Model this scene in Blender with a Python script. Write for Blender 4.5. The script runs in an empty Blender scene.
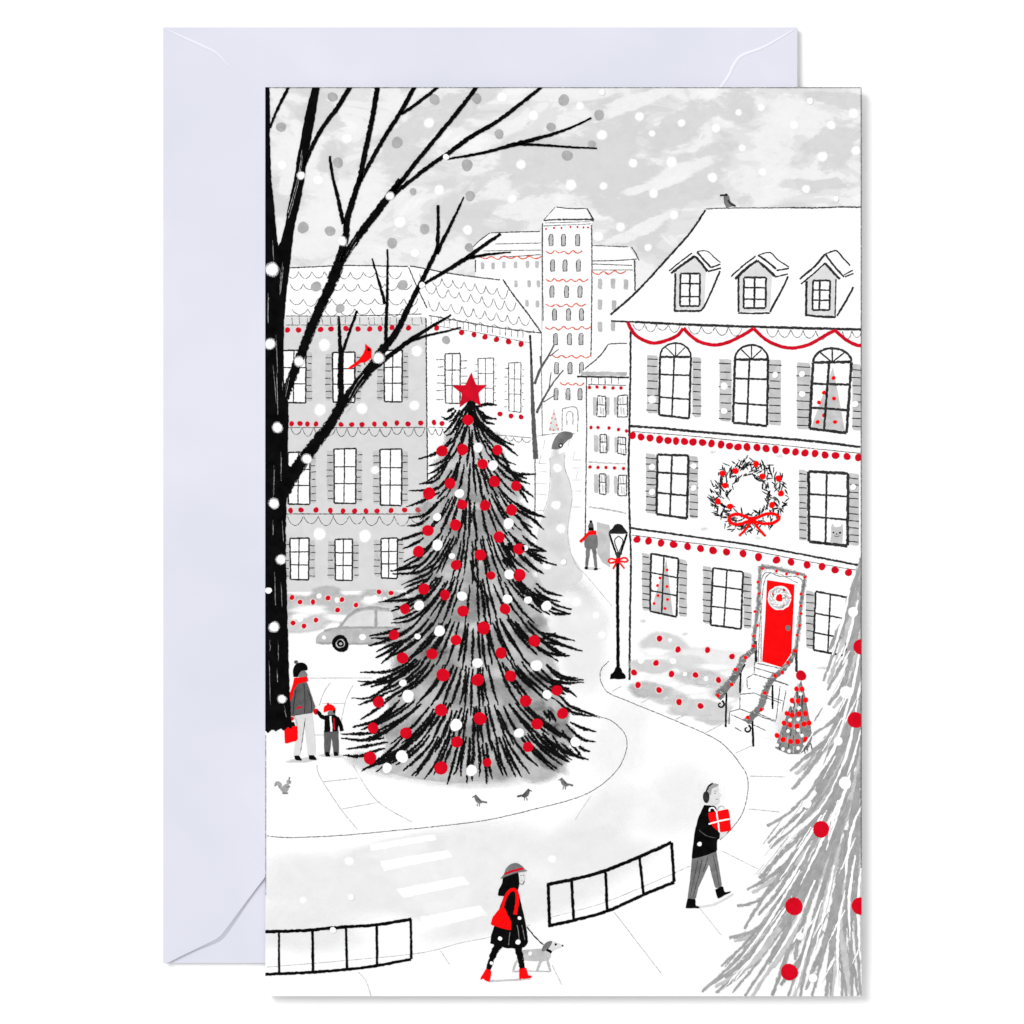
import bpy, bmesh, math, random
from mathutils import Vector
from mathutils.geometry import tessellate_polygon
random.seed(7)
R = random.Random(11)
scene = bpy.context.scene
C = scene.collection
PX = 0.0002                       # one picture pixel is 0.2 mm on the table
CX0, CX1, CY0, CY1 = 265.3, 861.6, 87.2, 996.2      # the card
SURF_Z = 0.0
ENV_T = 0.0009
CARD_B = 0.0019
CARD_T = 0.0031
STEP = 0.6e-6
def W(x, y): return ((x - 512) * PX, (512 - y) * PX)

# ------------------------------------------------------------------ materials
def lin(c):
    c /= 255.0
    return c / 12.92 if c <= 0.04045 else ((c + 0.055) / 1.055) ** 2.4
ALB = 0.72
def col(r, g=None, b=None, k=ALB):
    if g is None: g = b = r
    return (lin(r) * k, lin(g) * k, lin(b) * k, 1)

class NT:
    def __init__(s, name):
        s.m = bpy.data.materials.new(name); s.m.use_nodes = True
        s.t = s.m.node_tree; s.t.nodes.clear()
    def n(s, kind, **kw):
        nd = s.t.nodes.new(kind)
        for k, v in kw.items():
            if hasattr(nd, k): setattr(nd, k, v)
        return nd
    def link(s, a, b): s.t.links.new(a, b)
    def val(s, sock, v):
        if hasattr(v, 'is_linked') or hasattr(v, 'links'): s.link(v, sock)
        else: sock.default_value = v
    def math(s, op, a, b=0.0, clamp=False):
        nd = s.n('ShaderNodeMath', operation=op); nd.use_clamp = clamp
        s.val(nd.inputs[0], a); s.val(nd.inputs[1], b); return nd.outputs[0]
    def noise(s, vec, scale, detail=2.0, rough=0.5, dist=0.0):
        nd = s.n('ShaderNodeTexNoise'); s.link(vec, nd.inputs['Vector'])
        nd.inputs['Scale'].default_value = scale; nd.inputs['Detail'].default_value = detail
        nd.inputs['Roughness'].default_value = rough; nd.inputs['Distortion'].default_value = dist
        return nd.outputs['Fac']
    def mapping(s, vec, sc, rot=(0, 0, 0)):
        nd = s.n('ShaderNodeMapping'); s.link(vec, nd.inputs['Vector'])
        nd.inputs['Scale'].default_value = sc; nd.inputs['Rotation'].default_value = rot
        return nd.outputs[0]
    def ramp(s, fac, stops):
        nd = s.n('ShaderNodeValToRGB'); s.link(fac, nd.inputs[0]); e = nd.color_ramp.elements
        while len(e) < len(stops): e.new(0.5)
        for i, (p, c) in enumerate(stops): e[i].position = p; e[i].color = c
        return nd.outputs[0]

def ink(name, rgb, kind='crayon', k=2.6, n=2.2, soft=3.0, var=0.12, alpha=1.0, sx=0.28, sy=0.7, coarse=0.045):
    """printed ink. crayon: ragged, grainy edges and dry spots; wash: watery, feathered"""
    t = NT(name)
    uv = t.n('ShaderNodeUVMap', uv_map='UVMap').outputs[0]
    at = t.n('ShaderNodeAttribute', attribute_name='cover').outputs['Fac']
    out = t.n('ShaderNodeOutputMaterial'); b = t.n('ShaderNodeBsdfPrincipled')
    b.inputs['Roughness'].default_value = 0.7; b.inputs['Specular IOR Level'].default_value = 0.0
    if isinstance(rgb, (int, float)): rgb = (rgb,) * 3
    lo = tuple(max(0, c * (1 - var)) for c in rgb); hi = tuple(min(255, c * (1 + var) + 2) for c in rgb)
    tone = t.noise(uv, coarse * 2, 4, 0.62, 0.6)
    t.link(t.ramp(tone, [(0.34, col(*lo)), (0.66, col(*hi))]), b.inputs['Base Color'])
    if kind == 'flat':
        t.link(b.outputs[0], out.inputs[0]); return t.m
    if kind == 'crayon':
        g = t.noise(t.mapping(uv, (sx, sy, 1)), 1.0, 3, 0.65)
        a = t.math('ADD', t.math('MULTIPLY', at, k), t.math('MULTIPLY', t.math('SUBTRACT', g, 0.53), n * 2))
        a = t.math('MULTIPLY', a, soft, True)
    elif kind == 'brush':
        g = t.noise(t.mapping(uv, (0.035, 0.07, 1), (0, 0, math.radians(38))), 1.0, 7, 0.7, 0.5)
        a = t.math('MULTIPLY', t.math('ADD', t.math('MULTIPLY', at, 1.1), t.math('MULTIPLY', t.math('SUBTRACT', g, 0.62), 3.2)), 2.4, True)
        a = t.math('MULTIPLY', a, .85)
    else:
        g = t.noise(uv, coarse, 6, 0.68, 0.9)
        g2 = t.noise(uv, 0.35, 2, 0.6)
        g = t.math('MULTIPLY', t.math('ADD', g, t.math('MULTIPLY', g2, 0.25)), n)
        a = t.math('MULTIPLY', at, t.math('ADD', t.math('SUBTRACT', g, n * 0.62), 1.0, True), True)
    vm = t.n('ShaderNodeVectorMath', operation='SCALE'); t.link(uv, vm.inputs[0]); vm.inputs['Scale'].default_value = 5.0
    fl = t.n('ShaderNodeVectorMath', operation='FLOOR'); t.link(vm.outputs[0], fl.inputs[0])
    wn = t.n('ShaderNodeTexWhiteNoise', noise_dimensions='2D'); t.link(fl.outputs[0], wn.inputs['Vector'])
    a = t.math('GREATER_THAN', a, wn.outputs['Value'])
    tr = t.n('ShaderNodeBsdfTransparent'); mx = t.n('ShaderNodeMixShader')
    t.link(a, mx.inputs[0]); t.link(tr.outputs[0], mx.inputs[1]); t.link(b.outputs[0], mx.inputs[2])
    t.link(mx.outputs[0], out.inputs[0]); return t.m

RED = (214, 12, 34); BRED = (252, 14, 16)
M = dict(
    white=ink('white_ink', 254, 'flat', var=0.0),
    wdot=ink('white_gouache_dots', 254, 'crayon', k=3.0, n=1.8, soft=1.8, var=0.0, sx=.6, sy=.6),
    snow=ink('soft_snow_ink', 254, 'wash', n=0.5, var=0.0),
    black=ink('black_crayon', 12, var=0.3, k=3.0, n=2.0),
    char=ink('charcoal_crayon', 46, k=2.8, n=2.6, var=0.3),
    dry=ink('dry_black_crayon', 16, k=1.9, n=2.8, soft=2.4, var=0.3, sx=0.5, sy=0.8),
    pencil=ink('soft_pencil', 95, k=1.3, n=2.3, soft=1.6, var=0.2, sx=0.35, sy=0.8),
    faint=ink('faint_pencil', 182, k=1.3, n=2.2, soft=1.3, var=0.08, sx=0.3, sy=0.8),
    line=ink('dark_pencil', 62, k=1.7, n=2.4, soft=1.9, var=0.25, sx=0.4, sy=0.8),
    red=ink('crimson_ink', RED, k=4, n=1.2, var=0.05),
    dkred=ink('garland_crimson_ink', (206, 18, 40), k=4, n=1.2, var=0.07),
    bred=ink('scarlet_ink', BRED, k=4, n=1.2, var=0.02),
    fred=ink('faded_orange_pencil', (228, 92, 62), k=1.4, n=1.8, soft=1.6, var=0.08),
    halo=ink('pale_rose_ink', (255, 232, 226), 'wash', n=0.2, var=0.0),
    g215=ink('pale_grey_wall_wash', 217, 'flat', var=0.012),
    g223=ink('light_grey_ink', 222, 'crayon', k=4, n=1, var=0.02),
    g190=ink('light_grey_crayon', 190, 'crayon', k=2.0, n=2.2, soft=1.6, var=0.06),
    g200=ink('shutter_grey_crayon', 198, 'crayon', k=2.4, n=1.6, soft=2, var=0.05),
    g160=ink('mid_grey_crayon', 163, 'crayon', k=1.7, n=2.9, soft=2.2, var=0.06, sx=0.12, sy=0.6),
    g120=ink('grey_crayon', 118, 'crayon', k=3, n=1.8, var=0.12),
    g90=ink('dark_grey_crayon', 92, 'crayon', k=3.5, n=1.6, var=0.1),
    flake=ink('grey_snowflake_ink', 176, 'crayon', k=2.4, n=1.4, soft=2, var=0.05),
    w150=ink('tree_grey_wash', 146, 'wash', n=1.3, var=0.10, coarse=0.05),
    w180=ink('mid_grey_wash', 190, 'wash', n=1.5, var=0.05, coarse=0.05),
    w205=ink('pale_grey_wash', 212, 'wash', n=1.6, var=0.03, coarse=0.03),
    w225=ink('soft_grey_wash', 216, 'wash', n=2.1, var=0.012, coarse=0.03), skyg=ink('sky_grey_dry_brush', 216, 'brush', var=.008), skyw=ink('sky_white_dry_brush', 243, 'brush', var=.004),  # the wash is a plain pale grey for the lane and tree bands
    w240=ink('road_grey_wash', 239, 'wash', n=1.6, var=0.01, coarse=0.03),
    w250=ink('sky_white_wash', 248, 'wash', n=1.9, var=0.0, coarse=0.035),
    g150t=ink('garland_grey_ink', 128, 'crayon', k=2.6, n=2.8, soft=2, var=0.2, sx=0.6, sy=0.6, coarse=0.2),
)

def paper(name, rgb, rough=0.75, bump=0.06, mott=0.012, tint=None, k=ALB):
    t = NT(name)
    oc = t.n('ShaderNodeTexCoord').outputs['Object']
    out = t.n('ShaderNodeOutputMaterial'); b = t.n('ShaderNodeBsdfPrincipled')
    b.inputs['Roughness'].default_value = rough; b.inputs['Specular IOR Level'].default_value = 0.02
    tone = t.noise(oc, 28, 3, 0.55, 0.4)
    lo = tuple(c * (1 - mott) for c in rgb); hi = tuple(min(255, c * (1 + mott)) for c in rgb)
    if tint: lo = tint
    t.link(t.ramp(tone, [(0.35, col(*lo, k=k)), (0.65, col(*hi, k=k))]), b.inputs['Base Color'])
    if bump:
        bp = t.n('ShaderNodeBump'); bp.inputs['Strength'].default_value = bump; bp.inputs['Distance'].default_value = 0.0001
        t.link(t.noise(oc, 2500, 3, 0.6), bp.inputs['Height']); t.link(bp.outputs[0], b.inputs['Normal'])
    t.link(b.outputs[0], out.inputs[0]); return t.m
M['card'] = paper('white_card_stock', (255, 255, 255), mott=0.0)
M['env'] = paper('lavender_envelope_paper', (230, 229, 242), mott=0.004, tint=(222, 224, 236), bump=0.05)
M['envlow'] = paper('lavender_envelope_paper_inside', (230, 231, 245), mott=0.006, bump=0.05)
M['envedge'] = paper('painted_lit_edge', (243, 243, 252), mott=0.0, bump=0)  # lit flap edge put into a paler paper colour
M['surf'] = paper('white_studio_surface', (255, 255, 255), mott=0.0, bump=0.0, k=0.83)

# ------------------------------------------------------------------ helpers
def tag(o, label=None, cat=None, group=None, kind=None):
    if label: o['label'] = label
    if cat: o['category'] = cat
    if group: o['group'] = group
    if kind: o['kind'] = kind
    return o
def smooth(pts, n=6):
    """Catmull-Rom through the points"""
    if len(pts) < 3: return [tuple(map(float, p)) for p in pts]
    P = [pts[0]] + list(pts) + [pts[-1]]; out = []
    for i in range(1, len(P) - 2):
        p0, p1, p2, p3 = P[i - 1], P[i], P[i + 1], P[i + 2]
        for k in range(n):
            t = k / n
            out.append(tuple(0.5 * ((2 * p1[j]) + (-p0[j] + p2[j]) * t + (2 * p0[j] - 5 * p1[j] + 4 * p2[j] - p3[j]) * t * t +
                                    (-p0[j] + 3 * p1[j] - 3 * p2[j] + p3[j]) * t ** 3) for j in range(2)))
    out.append(tuple(pts[-1])); return out
def resample(pts, step):
    out = [pts[0]]; acc = 0
    for a, b in zip(pts, pts[1:]):
        d = math.dist(a, b)
        if d < 1e-6: continue
        t = step - acc
        while t <= d:
            out.append((a[0] + (b[0] - a[0]) * t / d, a[1] + (b[1] - a[1]) * t / d)); t += step
        acc = d - (t - step)
    if math.dist(out[-1], pts[-1]) > step * 0.3: out.append(pts[-1])
    return out if len(out) > 1 else [pts[0], pts[-1]]

class Art:
    """one printed mesh: strokes, fills and dots, in picture pixels on the card's face"""
    SPAN = {1: 30, 2: 14, 6: 12, 9: 14, 14: 12, 15: 14, 16: 18, 17: 30, 20: 50, 21: 24}
    def __init__(s, level):
        li = int(level); s.z0 = CARD_T + 2e-6 + (sum(Art.SPAN.get(i, 9) for i in range(li)) + (level - li) * 9) * STEP
        s.cap = int(Art.SPAN.get(li, 9) * (1 - (level - li))) - 1; s.cells = {}; s.k = 0; s.v = []; s.f = []; s.mi = []; s.uv = []; s.cv = []; s.mats = []
    def mat(s, m):
        m = M[m]
        if m not in s.mats: s.mats.append(m)
        return s.mats.index(m)
    def z(s, verts, faces):
        """the lowest free layer above every stroke this one crosses"""
        cs = set(); q = 3.0
        for f in faces:
            X = [verts[i][0] for i in f]; Y = [verts[i][1] for i in f]
            for i in range(int(min(X) // q), int(max(X) // q) + 1):
                for j in range(int(min(Y) // q), int(max(Y) // q) + 1): cs.add((i, j))
        k = 1 + max([s.cells.get(c, -1) for c in cs] or [-1]); s.k += 1
        if k > s.cap: k = s.cap // 2 + s.k % (s.cap - s.cap // 2 + 1)
        for c in cs: s.cells[c] = max(k, s.cells.get(c, -1))
        return s.z0 + k * STEP
    def add(s, verts, faces, m, uvs, cov, z=None):
        z = s.z(verts, faces) if z is None else z
        b = len(s.v); i = s.mat(m)
        for (x, y) in verts: X, Y = W(x, y); s.v.append((X, Y, z))
        s.uv += uvs; s.cv += cov
        for f in faces: s.f.append([b + q for q in f]); s.mi.append(i)
        return s
    def stroke(s, pts, w, m='black', w1=None, wm=None, sm=True, jit=0.25, step=2.0, fat=1.25):
        """w start width, wm middle, w1 end width"""
        if w1 is None: w1 = w
        if wm is None: wm = (w + w1) / 2
        p = resample(smooth(pts) if sm else list(pts), step); n = len(p)
        vs, uv, cv = [], [], []; L = 0; seed = R.random() * 900; cx = 0
        for i in range(n):
            a = p[max(i - 1, 0)]; b = p[min(i + 1, n - 1)]
            dx, dy = b[0] - a[0], b[1] - a[1]; d = math.hypot(dx, dy) or 1; nx, ny = -dy / d, dx / d
            t = i / (n - 1)
            ww = (w * (1 - 2 * t) + wm * 2 * t) if t < 0.5 else (wm * (2 - 2 * t) + w1 * (2 * t - 1))
            h = ww * 0.5 + min(.28, ww * .13)
            cx = cx * 0.7 + R.uniform(-jit, jit) * 0.35
            hl = h + R.uniform(-jit, jit) * 0.8; hr = h + R.uniform(-jit, jit) * 0.8
            hl = max(hl, 0.15); hr = max(hr, 0.15)
            if i: L += math.dist(p[i - 1], p[i])
            x, y = p[i][0] + nx * cx, p[i][1] + ny * cx
            vs += [(x + nx * hl, y + ny * hl), (x, y), (x - nx * hr, y - ny * hr)]
            uv += [(seed + L, seed + hl), (seed + L, seed), (seed + L, seed - hr)]
            e = 0.75 if i in (0, n - 1) else 1
            cv += [0, e, 0]
        fs = []
        for i in range(n - 1):
            q = i * 3; fs += [(q, q + 1, q + 4, q + 3), (q + 1, q + 2, q + 5, q + 4)]
        return s.add(vs, fs, m, uv, cv)
    def fill(s, pts, m, sm=False, jit=0.0):
        if sm: pts = smooth(list(pts) + [pts[0]])[:-1]
        if jit: pts = [(x + R.uniform(-jit, jit), y + R.uniform(-jit, jit)) for x, y in resample(list(pts) + [pts[0]], 2.5)[:-1]]
        tri = tessellate_polygon([[Vector((x, y, 0)) for x, y in pts]])
        return s.add(list(pts), [tuple(t) for t in tri], m, [(x, y) for x, y in pts], [1] * len(pts))
    def blob(s, cx, cy, rx, ry, m, rot=0, feather=0.5, n=20, wob=0.14, cov=1.0):
        ph = [R.uniform(0, 6.28) for _ in range(3)]; sd = R.uniform(0, 500)
        vs = [(cx, cy)]; cv = [cov]; c, si = math.cos(rot), math.sin(rot)
        for ring, a in ((1 - feather, cov), (1.0, 0)):
            for i in range(n):
                t = i / n * 2 * math.pi
                r = ring * (1 + wob * (math.sin(2 * t + ph[0]) + 0.7 * math.sin(3 * t + ph[1]) + 0.5 * math.sin(5 * t + ph[2])))
                x, y = rx * r * math.cos(t), ry * r * math.sin(t)
                vs.append((cx + x * c - y * si, cy + x * si + y * c)); cv.append(a)
        fs = []
        for i in range(n):
            j = (i + 1) % n
            fs += [(0, 1 + i, 1 + j), (1 + i, 1 + n + i, 1 + n + j, 1 + j)]
        return s.add(vs, fs, m, [(x + sd, y + sd) for x, y in vs], cv)
    def dot(s, x, y, r, m='red', ry=None, wob=0.06):
        if m == 'white': m = 'wdot'
        n = 16; ry = ry or r; a0 = R.uniform(0, 6.28)
        vs = [(x, y)]; cv = [1]; sd = R.uniform(0, 500)
        for ring, a in ((0.75, 1), (1.06, 0)):
            for i in range(n):
                t = i / n * 6.28318; q = ring * (1 + wob * math.sin(2 * t + a0) + wob * 0.5 * math.sin(3 * t + a0 * 2))
                vs.append((x + r * q * math.cos(t), y + ry * q * math.sin(t))); cv.append(a)
        fs = []
        for i in range(n):
            j = (i + 1) % n; fs += [(0, 1 + i, 1 + j), (1 + i, 1 + n + i, 1 + n + j, 1 + j)]
        return s.add(vs, fs, m, [(p + sd, q + sd) for p, q in vs], cv)
    def scallops(s, x0, y0, x1, y1, n, drop, m='pencil', w=0.9, gap=0.0):
        for i in range(n):
            a, b = i / n, (i + 1) / n
            xa, ya = x0 + (x1 - x0) * a, y0 + (y1 - y0) * a; xb, yb = x0 + (x1 - x0) * b, y0 + (y1 - y0) * b
            xa += R.uniform(-.6, .6); d = drop * R.uniform(0.8, 1.15)
            if gap and R.random() < gap: continue
            s.stroke([(xa, ya), (xa + (xb - xa) * .2, ya + d * .7), ((xa + xb) / 2, (ya + yb) / 2 + d), (xb - (xb - xa) * .2, yb + d * .7), (xb, yb + R.uniform(-1, .5))], w, m, jit=0.12)
        return s
    def build(s, name, parent=None, label=None, kind=None):
        me = bpy.data.meshes.new(name); me.from_pydata(s.v, [], s.f)
        for m in s.mats: me.materials.append(m)
        me.polygons.foreach_set('material_index', s.mi)
        uvl = me.uv_layers.new(name='UVMap')
        for l in me.loops: uvl.data[l.index].uv = s.uv[l.vertex_index]
        at = me.attributes.new('cover', 'FLOAT', 'POINT'); at.data.foreach_set('value', s.cv)
        xs = [v[0] for v in s.v]; ys = [v[1] for v in s.v]
        (ax, ay), (bx, by) = W(CX0, CY1), W(CX1, CY0)
        if min(xs) < ax or max(xs) > bx or min(ys) < ay or max(ys) > by:      # ink stops at the card's cut edge
            bm = bmesh.new(); bm.from_mesh(me)
            for co, no in (((ax, 0, 0), (-1, 0, 0)), ((bx, 0, 0), (1, 0, 0)), ((0, ay, 0), (0, -1, 0)), ((0, by, 0), (0, 1, 0))):
                bmesh.ops.bisect_plane(bm, geom=bm.verts[:] + bm.edges[:] + bm.faces[:], plane_co=co, plane_no=no, clear_outer=True, dist=1e-7)
            bm.to_mesh(me); bm.free()
        # all faces up
        bm = bmesh.new(); bm.from_mesh(me)
        fl = [f for f in bm.faces if f.normal.z < 0]
        if fl: bmesh.ops.reverse_faces(bm, faces=fl)
        bm.to_mesh(me); bm.free()
        o = bpy.data.objects.new(name, me); C.objects.link(o)
        if parent: o.parent = parent
        return tag(o, label, kind=kind)

def slab(name, pts, z0, z1, mat, parent=None, bev=0.0, edge=None):
    """a sheet of paper with an outline in pixels"""
    bm = bmesh.new(); n = len(pts)
    if sum(pts[i][0] * pts[(i + 1) % n][1] - pts[(i + 1) % n][0] * pts[i][1] for i in range(n)) > 0: pts = pts[::-1]
    lo = [bm.verts.new((*W(x, y), z0)) for x, y in pts]; hi = [bm.verts.new((*W(x, y), z1)) for x, y in pts]
    bm.faces.new(hi); bm.faces.new(lo[::-1])
    for i in range(n):
        j = (i + 1) % n; f = bm.faces.new((lo[i], lo[j], hi[j], hi[i])); f.material_index = 1 if edge else 0
    if bev: bmesh.ops.bevel(bm, geom=[e for e in bm.edges if all(v in hi for v in e.verts)], offset=bev, segments=2, affect='EDGES')
    me = bpy.data.meshes.new(name); bm.to_mesh(me); bm.free(); me.materials.append(M[mat])
    if edge: me.materials.append(M[edge])
    o = bpy.data.objects.new(name, me); C.objects.link(o); o.parent = parent
    return o

# ------------------------------------------------------------------ setting
bm = bmesh.new(); bmesh.ops.create_grid(bm, x_segments=1, y_segments=1, size=3.0)
me = bpy.data.meshes.new('surface'); bm.to_mesh(me); bm.free(); me.materials.append(M['surf'])
surf = bpy.data.objects.new('surface', me); C.objects.link(surf); surf['kind'] = 'structure'

# ------------------------------------------------------------------ envelope
def rrect(x0, y0, x1, y1, r):
    out = []
    for cx, cy, a0 in ((x1 - r, y0 + r, -90), (x1 - r, y1 - r, 0), (x0 + r, y1 - r, 90), (x0 + r, y0 + r, 180)):
        for k in range(4):
            a = math.radians(a0 + k * 30); out.append((cx + r * math.cos(a), cy + r * math.sin(a)))
    return out
env = bpy.data.objects.new('envelope', None); C.objects.link(env)
env.location = (*W(480, 495), 0)
tag(env, 'blank pale lavender paper envelope lying behind and under the illustrated card', 'envelope')
def unparent_loc(o, p): o.matrix_parent_inverse = p.matrix_world.inverted() if False else o.matrix_parent_inverse; o.location = (-p.location.x, -p.location.y, -p.location.z)
e1 = slab('front_panel', rrect(162.6, 26.6, 797.9, 963.9, 1.5), 0.00005, 0.00030, 'env', env, 0.00004)
# bottom panel, with the long side flap lapping over it along a curved seam
e2 = slab('bottom_panel', [(166.5, 963.6), (213, 930), (262, 868), (310, 800), (480, 690), (650, 800), (735, 905), (794, 963.6)], 0.00031, 0.00120, 'env', env)
seam_l = smooth([(166.5, 963.7), (185, 954.5), (213, 941), (219, 937), (226, 929), (266, 876), (330, 800), (480, 700)], 5)
seam_r = [(960.5 - x, y) for x, y in seam_l][::-1]
ZT = 0.00180
e3 = slab('side_panel', [(162.8, 963.8), ] + seam_l + seam_r + [(797.7, 963.8), (797.7, 26.8), (162.8, 26.8)], 0.00121, ZT, 'env', env, 0.00003)
vs_, fs_ = [], []
for i, (x, y) in enumerate(seam_l):                       # added lip, sloped away from the key lamp so the seam turns dark
    a_ = seam_l[max(i - 1, 0)]; b_ = seam_l[min(i + 1, len(seam_l) - 1)]; dx, dy = b_[0] - a_[0], b_[1] - a_[1]; d = math.hypot(dx, dy)
    w_ = .5 + 3.6 * math.exp(-((x - 222) / 26) ** 2)
    for k, (o_, z_) in enumerate(((-.3, ZT - .00001), (w_ * .45, .00150), (w_, .001205))): vs_.append((*W(x - dy / d * o_, y + dx / d * o_), z_))
for i in range(len(seam_l) - 1):
    for k in (0, 1): fs_.append((i * 3 + k, i * 3 + k + 1, i * 3 + k + 4, i * 3 + k + 3))
me = bpy.data.meshes.new('seam_shade_lip'); me.from_pydata(vs_, [], fs_); me.materials.append(M['env'])
if me.polygons[0].normal.z < 0: me.flip_normals()
e5 = bpy.data.objects.new('seam_shade_lip', me); C.objects.link(e5); e5.parent = env
top_l = smooth([(165, 28.6), (195, 42), (213, 50.5), (220, 56), (235, 75), (300, 160), (480, 290)], 5)
top_r = smooth([(480, 290), (640, 190), (720, 88), (733, 66), (742, 55), (765, 46), (795, 28.6)], 5)
e4 = slab('top_flap', top_l + top_r[1:], ZT + .00001, ZT + .00005, 'env', env, 0, 'envedge')
for o in (e1, e2, e3, e4, e5): unparent_loc(o, env)
# paler colour painted along the flap seam stands for its lit edge
def strip(name, pts, w, z, mat, parent):
    p = resample(pts, 3); vs = []; fs = []
    for i, q in enumerate(p):
        a = p[max(i - 1, 0)]; b = p[min(i + 1, len(p) - 1)]; dx, dy = b[0] - a[0], b[1] - a[1]; d = math.hypot(dx, dy)
        ww = w * (0.35 + 0.65 * math.sin(math.pi * min(1, (i + .5) / len(p) * 1.0)))
        for s_, zz in ((1, 0), (0, 0.00007), (-1, 0)):
            vs.append((*W(q[0] - dy / d * ww / 2 * s_, q[1] + dx / d * ww / 2 * s_), z + zz))
    for i in range(len(p) - 1):
        k = i * 3; fs += [(k, k + 1, k + 4, k + 3), (k + 1, k + 2, k + 5, k + 4)]
    me = bpy.data.meshes.new(name); me.from_pydata(vs, [], fs); me.materials.append(M[mat])
    for f in me.polygons: f.use_smooth = True
    bm = bmesh.new(); bm.from_mesh(me)
    bmesh.ops.reverse_faces(bm, faces=[f for f in bm.faces if f.normal.z < 0]); bm.to_mesh(me); bm.free()
    o = bpy.data.objects.new(name, me); C.objects.link(o); o.parent = parent; return o
for nm, pts, w_ in (('flap_edge_highlight', top_l[:len(top_l) - 11], 2.0), ('flap_edge_highlight', top_r[8:], 3.0)):
    o = strip(nm, pts, w_, ZT + .000052, 'envedge', env); unparent_loc(o, env)

# ------------------------------------------------------------------ card
card = bpy.data.objects.new('greeting_card', None); C.objects.link(card)
tag(card, 'folded greeting card printed with a snowy street, red-decorated Christmas tree and townhouses', 'greeting card')
slab('back_cover', [(CX0 + .6, CY0 + .6), (CX1 - .6, CY0 + .6), (CX1 - .6, CY1 - .8), (CX0 + .6, CY1 - .8)], CARD_B, CARD_B + 0.0003, 'card', card)
slab('front_cover', [(CX0, CY0), (CX1, CY0), (CX1, CY1), (CX0, CY1)], CARD_T - 0.0004, CARD_T, 'card', card)
slab('spine', [(CX0 - .05, CY0 + .3), (CX0 + 1.2, CY0 + .3), (CX0 + 1.2, CY1 - .5), (CX0 - .05, CY1 - .5)], CARD_B + 0.00031, CARD_T - 0.00041, 'card', card)

# ---------- sky
a = Art(0)
t = NT('sky_grey_watercolour')
uv = t.n('ShaderNodeUVMap', uv_map='UVMap').outputs[0]
o_ = t.n('ShaderNodeOutputMaterial'); b_ = t.n('ShaderNodeBsdfPrincipled'); b_.inputs['Roughness'].default_value = .7; b_.inputs['Specular IOR Level'].default_value = 0
mp = t.mapping(uv, (0.012, 0.024, 1), (0, 0, math.radians(35)))
t.link(t.ramp(t.noise(mp, 1.0, 6, 0.62, 1.3), [(0.40, col(217)), (0.43, col(225)), (0.495, col(228)), (0.51, col(238)), (0.60, col(241)), (0.62, col(246))]), b_.inputs['Base Color'])
t.link(b_.outputs[0], o_.inputs[0]); M['sky'] = t.m
a.fill([(CX0, CY0), (CX1, CY0), (CX1, 330), (CX0, 330)], 'sky')
sky = a.build('sky', card)
a = Art(1)
for x, y, rx, ry, rot, m in [(300, 150, 38, 55, .2, 'skyw'), (355, 200, 70, 45, 0, 'skyw'), (300, 235, 60, 30, 0, 'skyw'), (440, 250, 60, 20, .1, 'skyw'),
      (320, 115, 30, 30, 0, 'skyg'), (330, 160, 14, 30, .2, 'skyg'), (450, 110, 70, 25, -.5, 'skyg'), (520, 175, 70, 45, -.3, 'skyg'), (600, 150, 70, 50, -.4, 'skyg'),
      (590, 170, 60, 40, 0, 'skyg'), (690, 120, 60, 26, -.5, 'skyg'), (700, 170, 60, 26, -.6, 'skyg'), (640, 190, 60, 40, -.3, 'skyg'), (640, 235, 40, 18, -.5, 'skyg'), (620, 212, 30, 18, 0, 'skyg'),
      (575, 95, 60, 12, -.1, 'skyw'), (640, 100, 60, 12, -.4, 'skyw'), (680, 172, 60, 10, -.4, 'skyw'), (655, 185, 40, 8, -.3, 'skyw'), (640, 230, 45, 10, -.5, 'skyw'),
      (775, 150, 32, 60, .35, 'skyw'), (765, 185, 40, 30, 0, 'skyw'), (800, 115, 40, 25, 0, 'skyw'), (835, 145, 45, 26, -.5, 'skyg'), (840, 100, 35, 12, 0, 'skyg'), (815, 185, 40, 10, 0, 'skyg'),
      (740, 110, 25, 16, 0, 'skyg'), (530, 210, 60, 15, -.2, 'skyw'), (500, 190, 30, 16, 0, 'skyw'), (400, 150, 30, 40, .4, 'skyg'), (390, 100, 30, 20, 0, 'skyw'), (640, 280, 30, 20, 0, 'skyw')]:
    a.blob(x, y, rx, ry, m, rot, 0.5, cov=0.9, wob=.2)
a.build('cloud_wash', card)

# ---------- ground
a = Art(1)
a.fill([(CX0, 330), (CX1, 330), (CX1, CY1), (CX0, CY1)], 'white')
a.build('snowy_ground', card)
a = Art(2)
for x, y, rx, ry, rot, c in [(330, 885, 75, 45, 0, .8), (460, 870, 110, 45, -.15, .9), (590, 860, 70, 35, -.3, .8), (510, 910, 90, 25, -.2, .8), (680, 800, 50, 40, 0, .4), (580, 640, 35, 55, .1, .8),
      (300, 930, 60, 30, 0, .8), (620, 740, 40, 50, .3, .3), (600, 820, 60, 30, -.4, .5)]:
    a.blob(x, y, rx, ry, 'w240', rot, .5, cov=c)
for x, y, rx, ry in ((420, 868, 70, 24), (440, 900, 64, 20), (400, 850, 50, 18)): a.blob(x, y, rx, ry, 'w240', -.12, .5)
a.build('road_wash', card)
a = Art(3)
for q in ([(369, 844), (434, 834), (437, 840), (371, 851)], [(380, 861), (447, 850), (453, 857), (384, 871)], [(396, 889), (463, 876), (470, 884), (403, 898)], [(420, 917), (480, 905), (487, 915), (425, 930)]):
    a.fill(q, 'white', jit=.5)
a.build('crosswalk', card)
a = Art(2)
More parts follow.
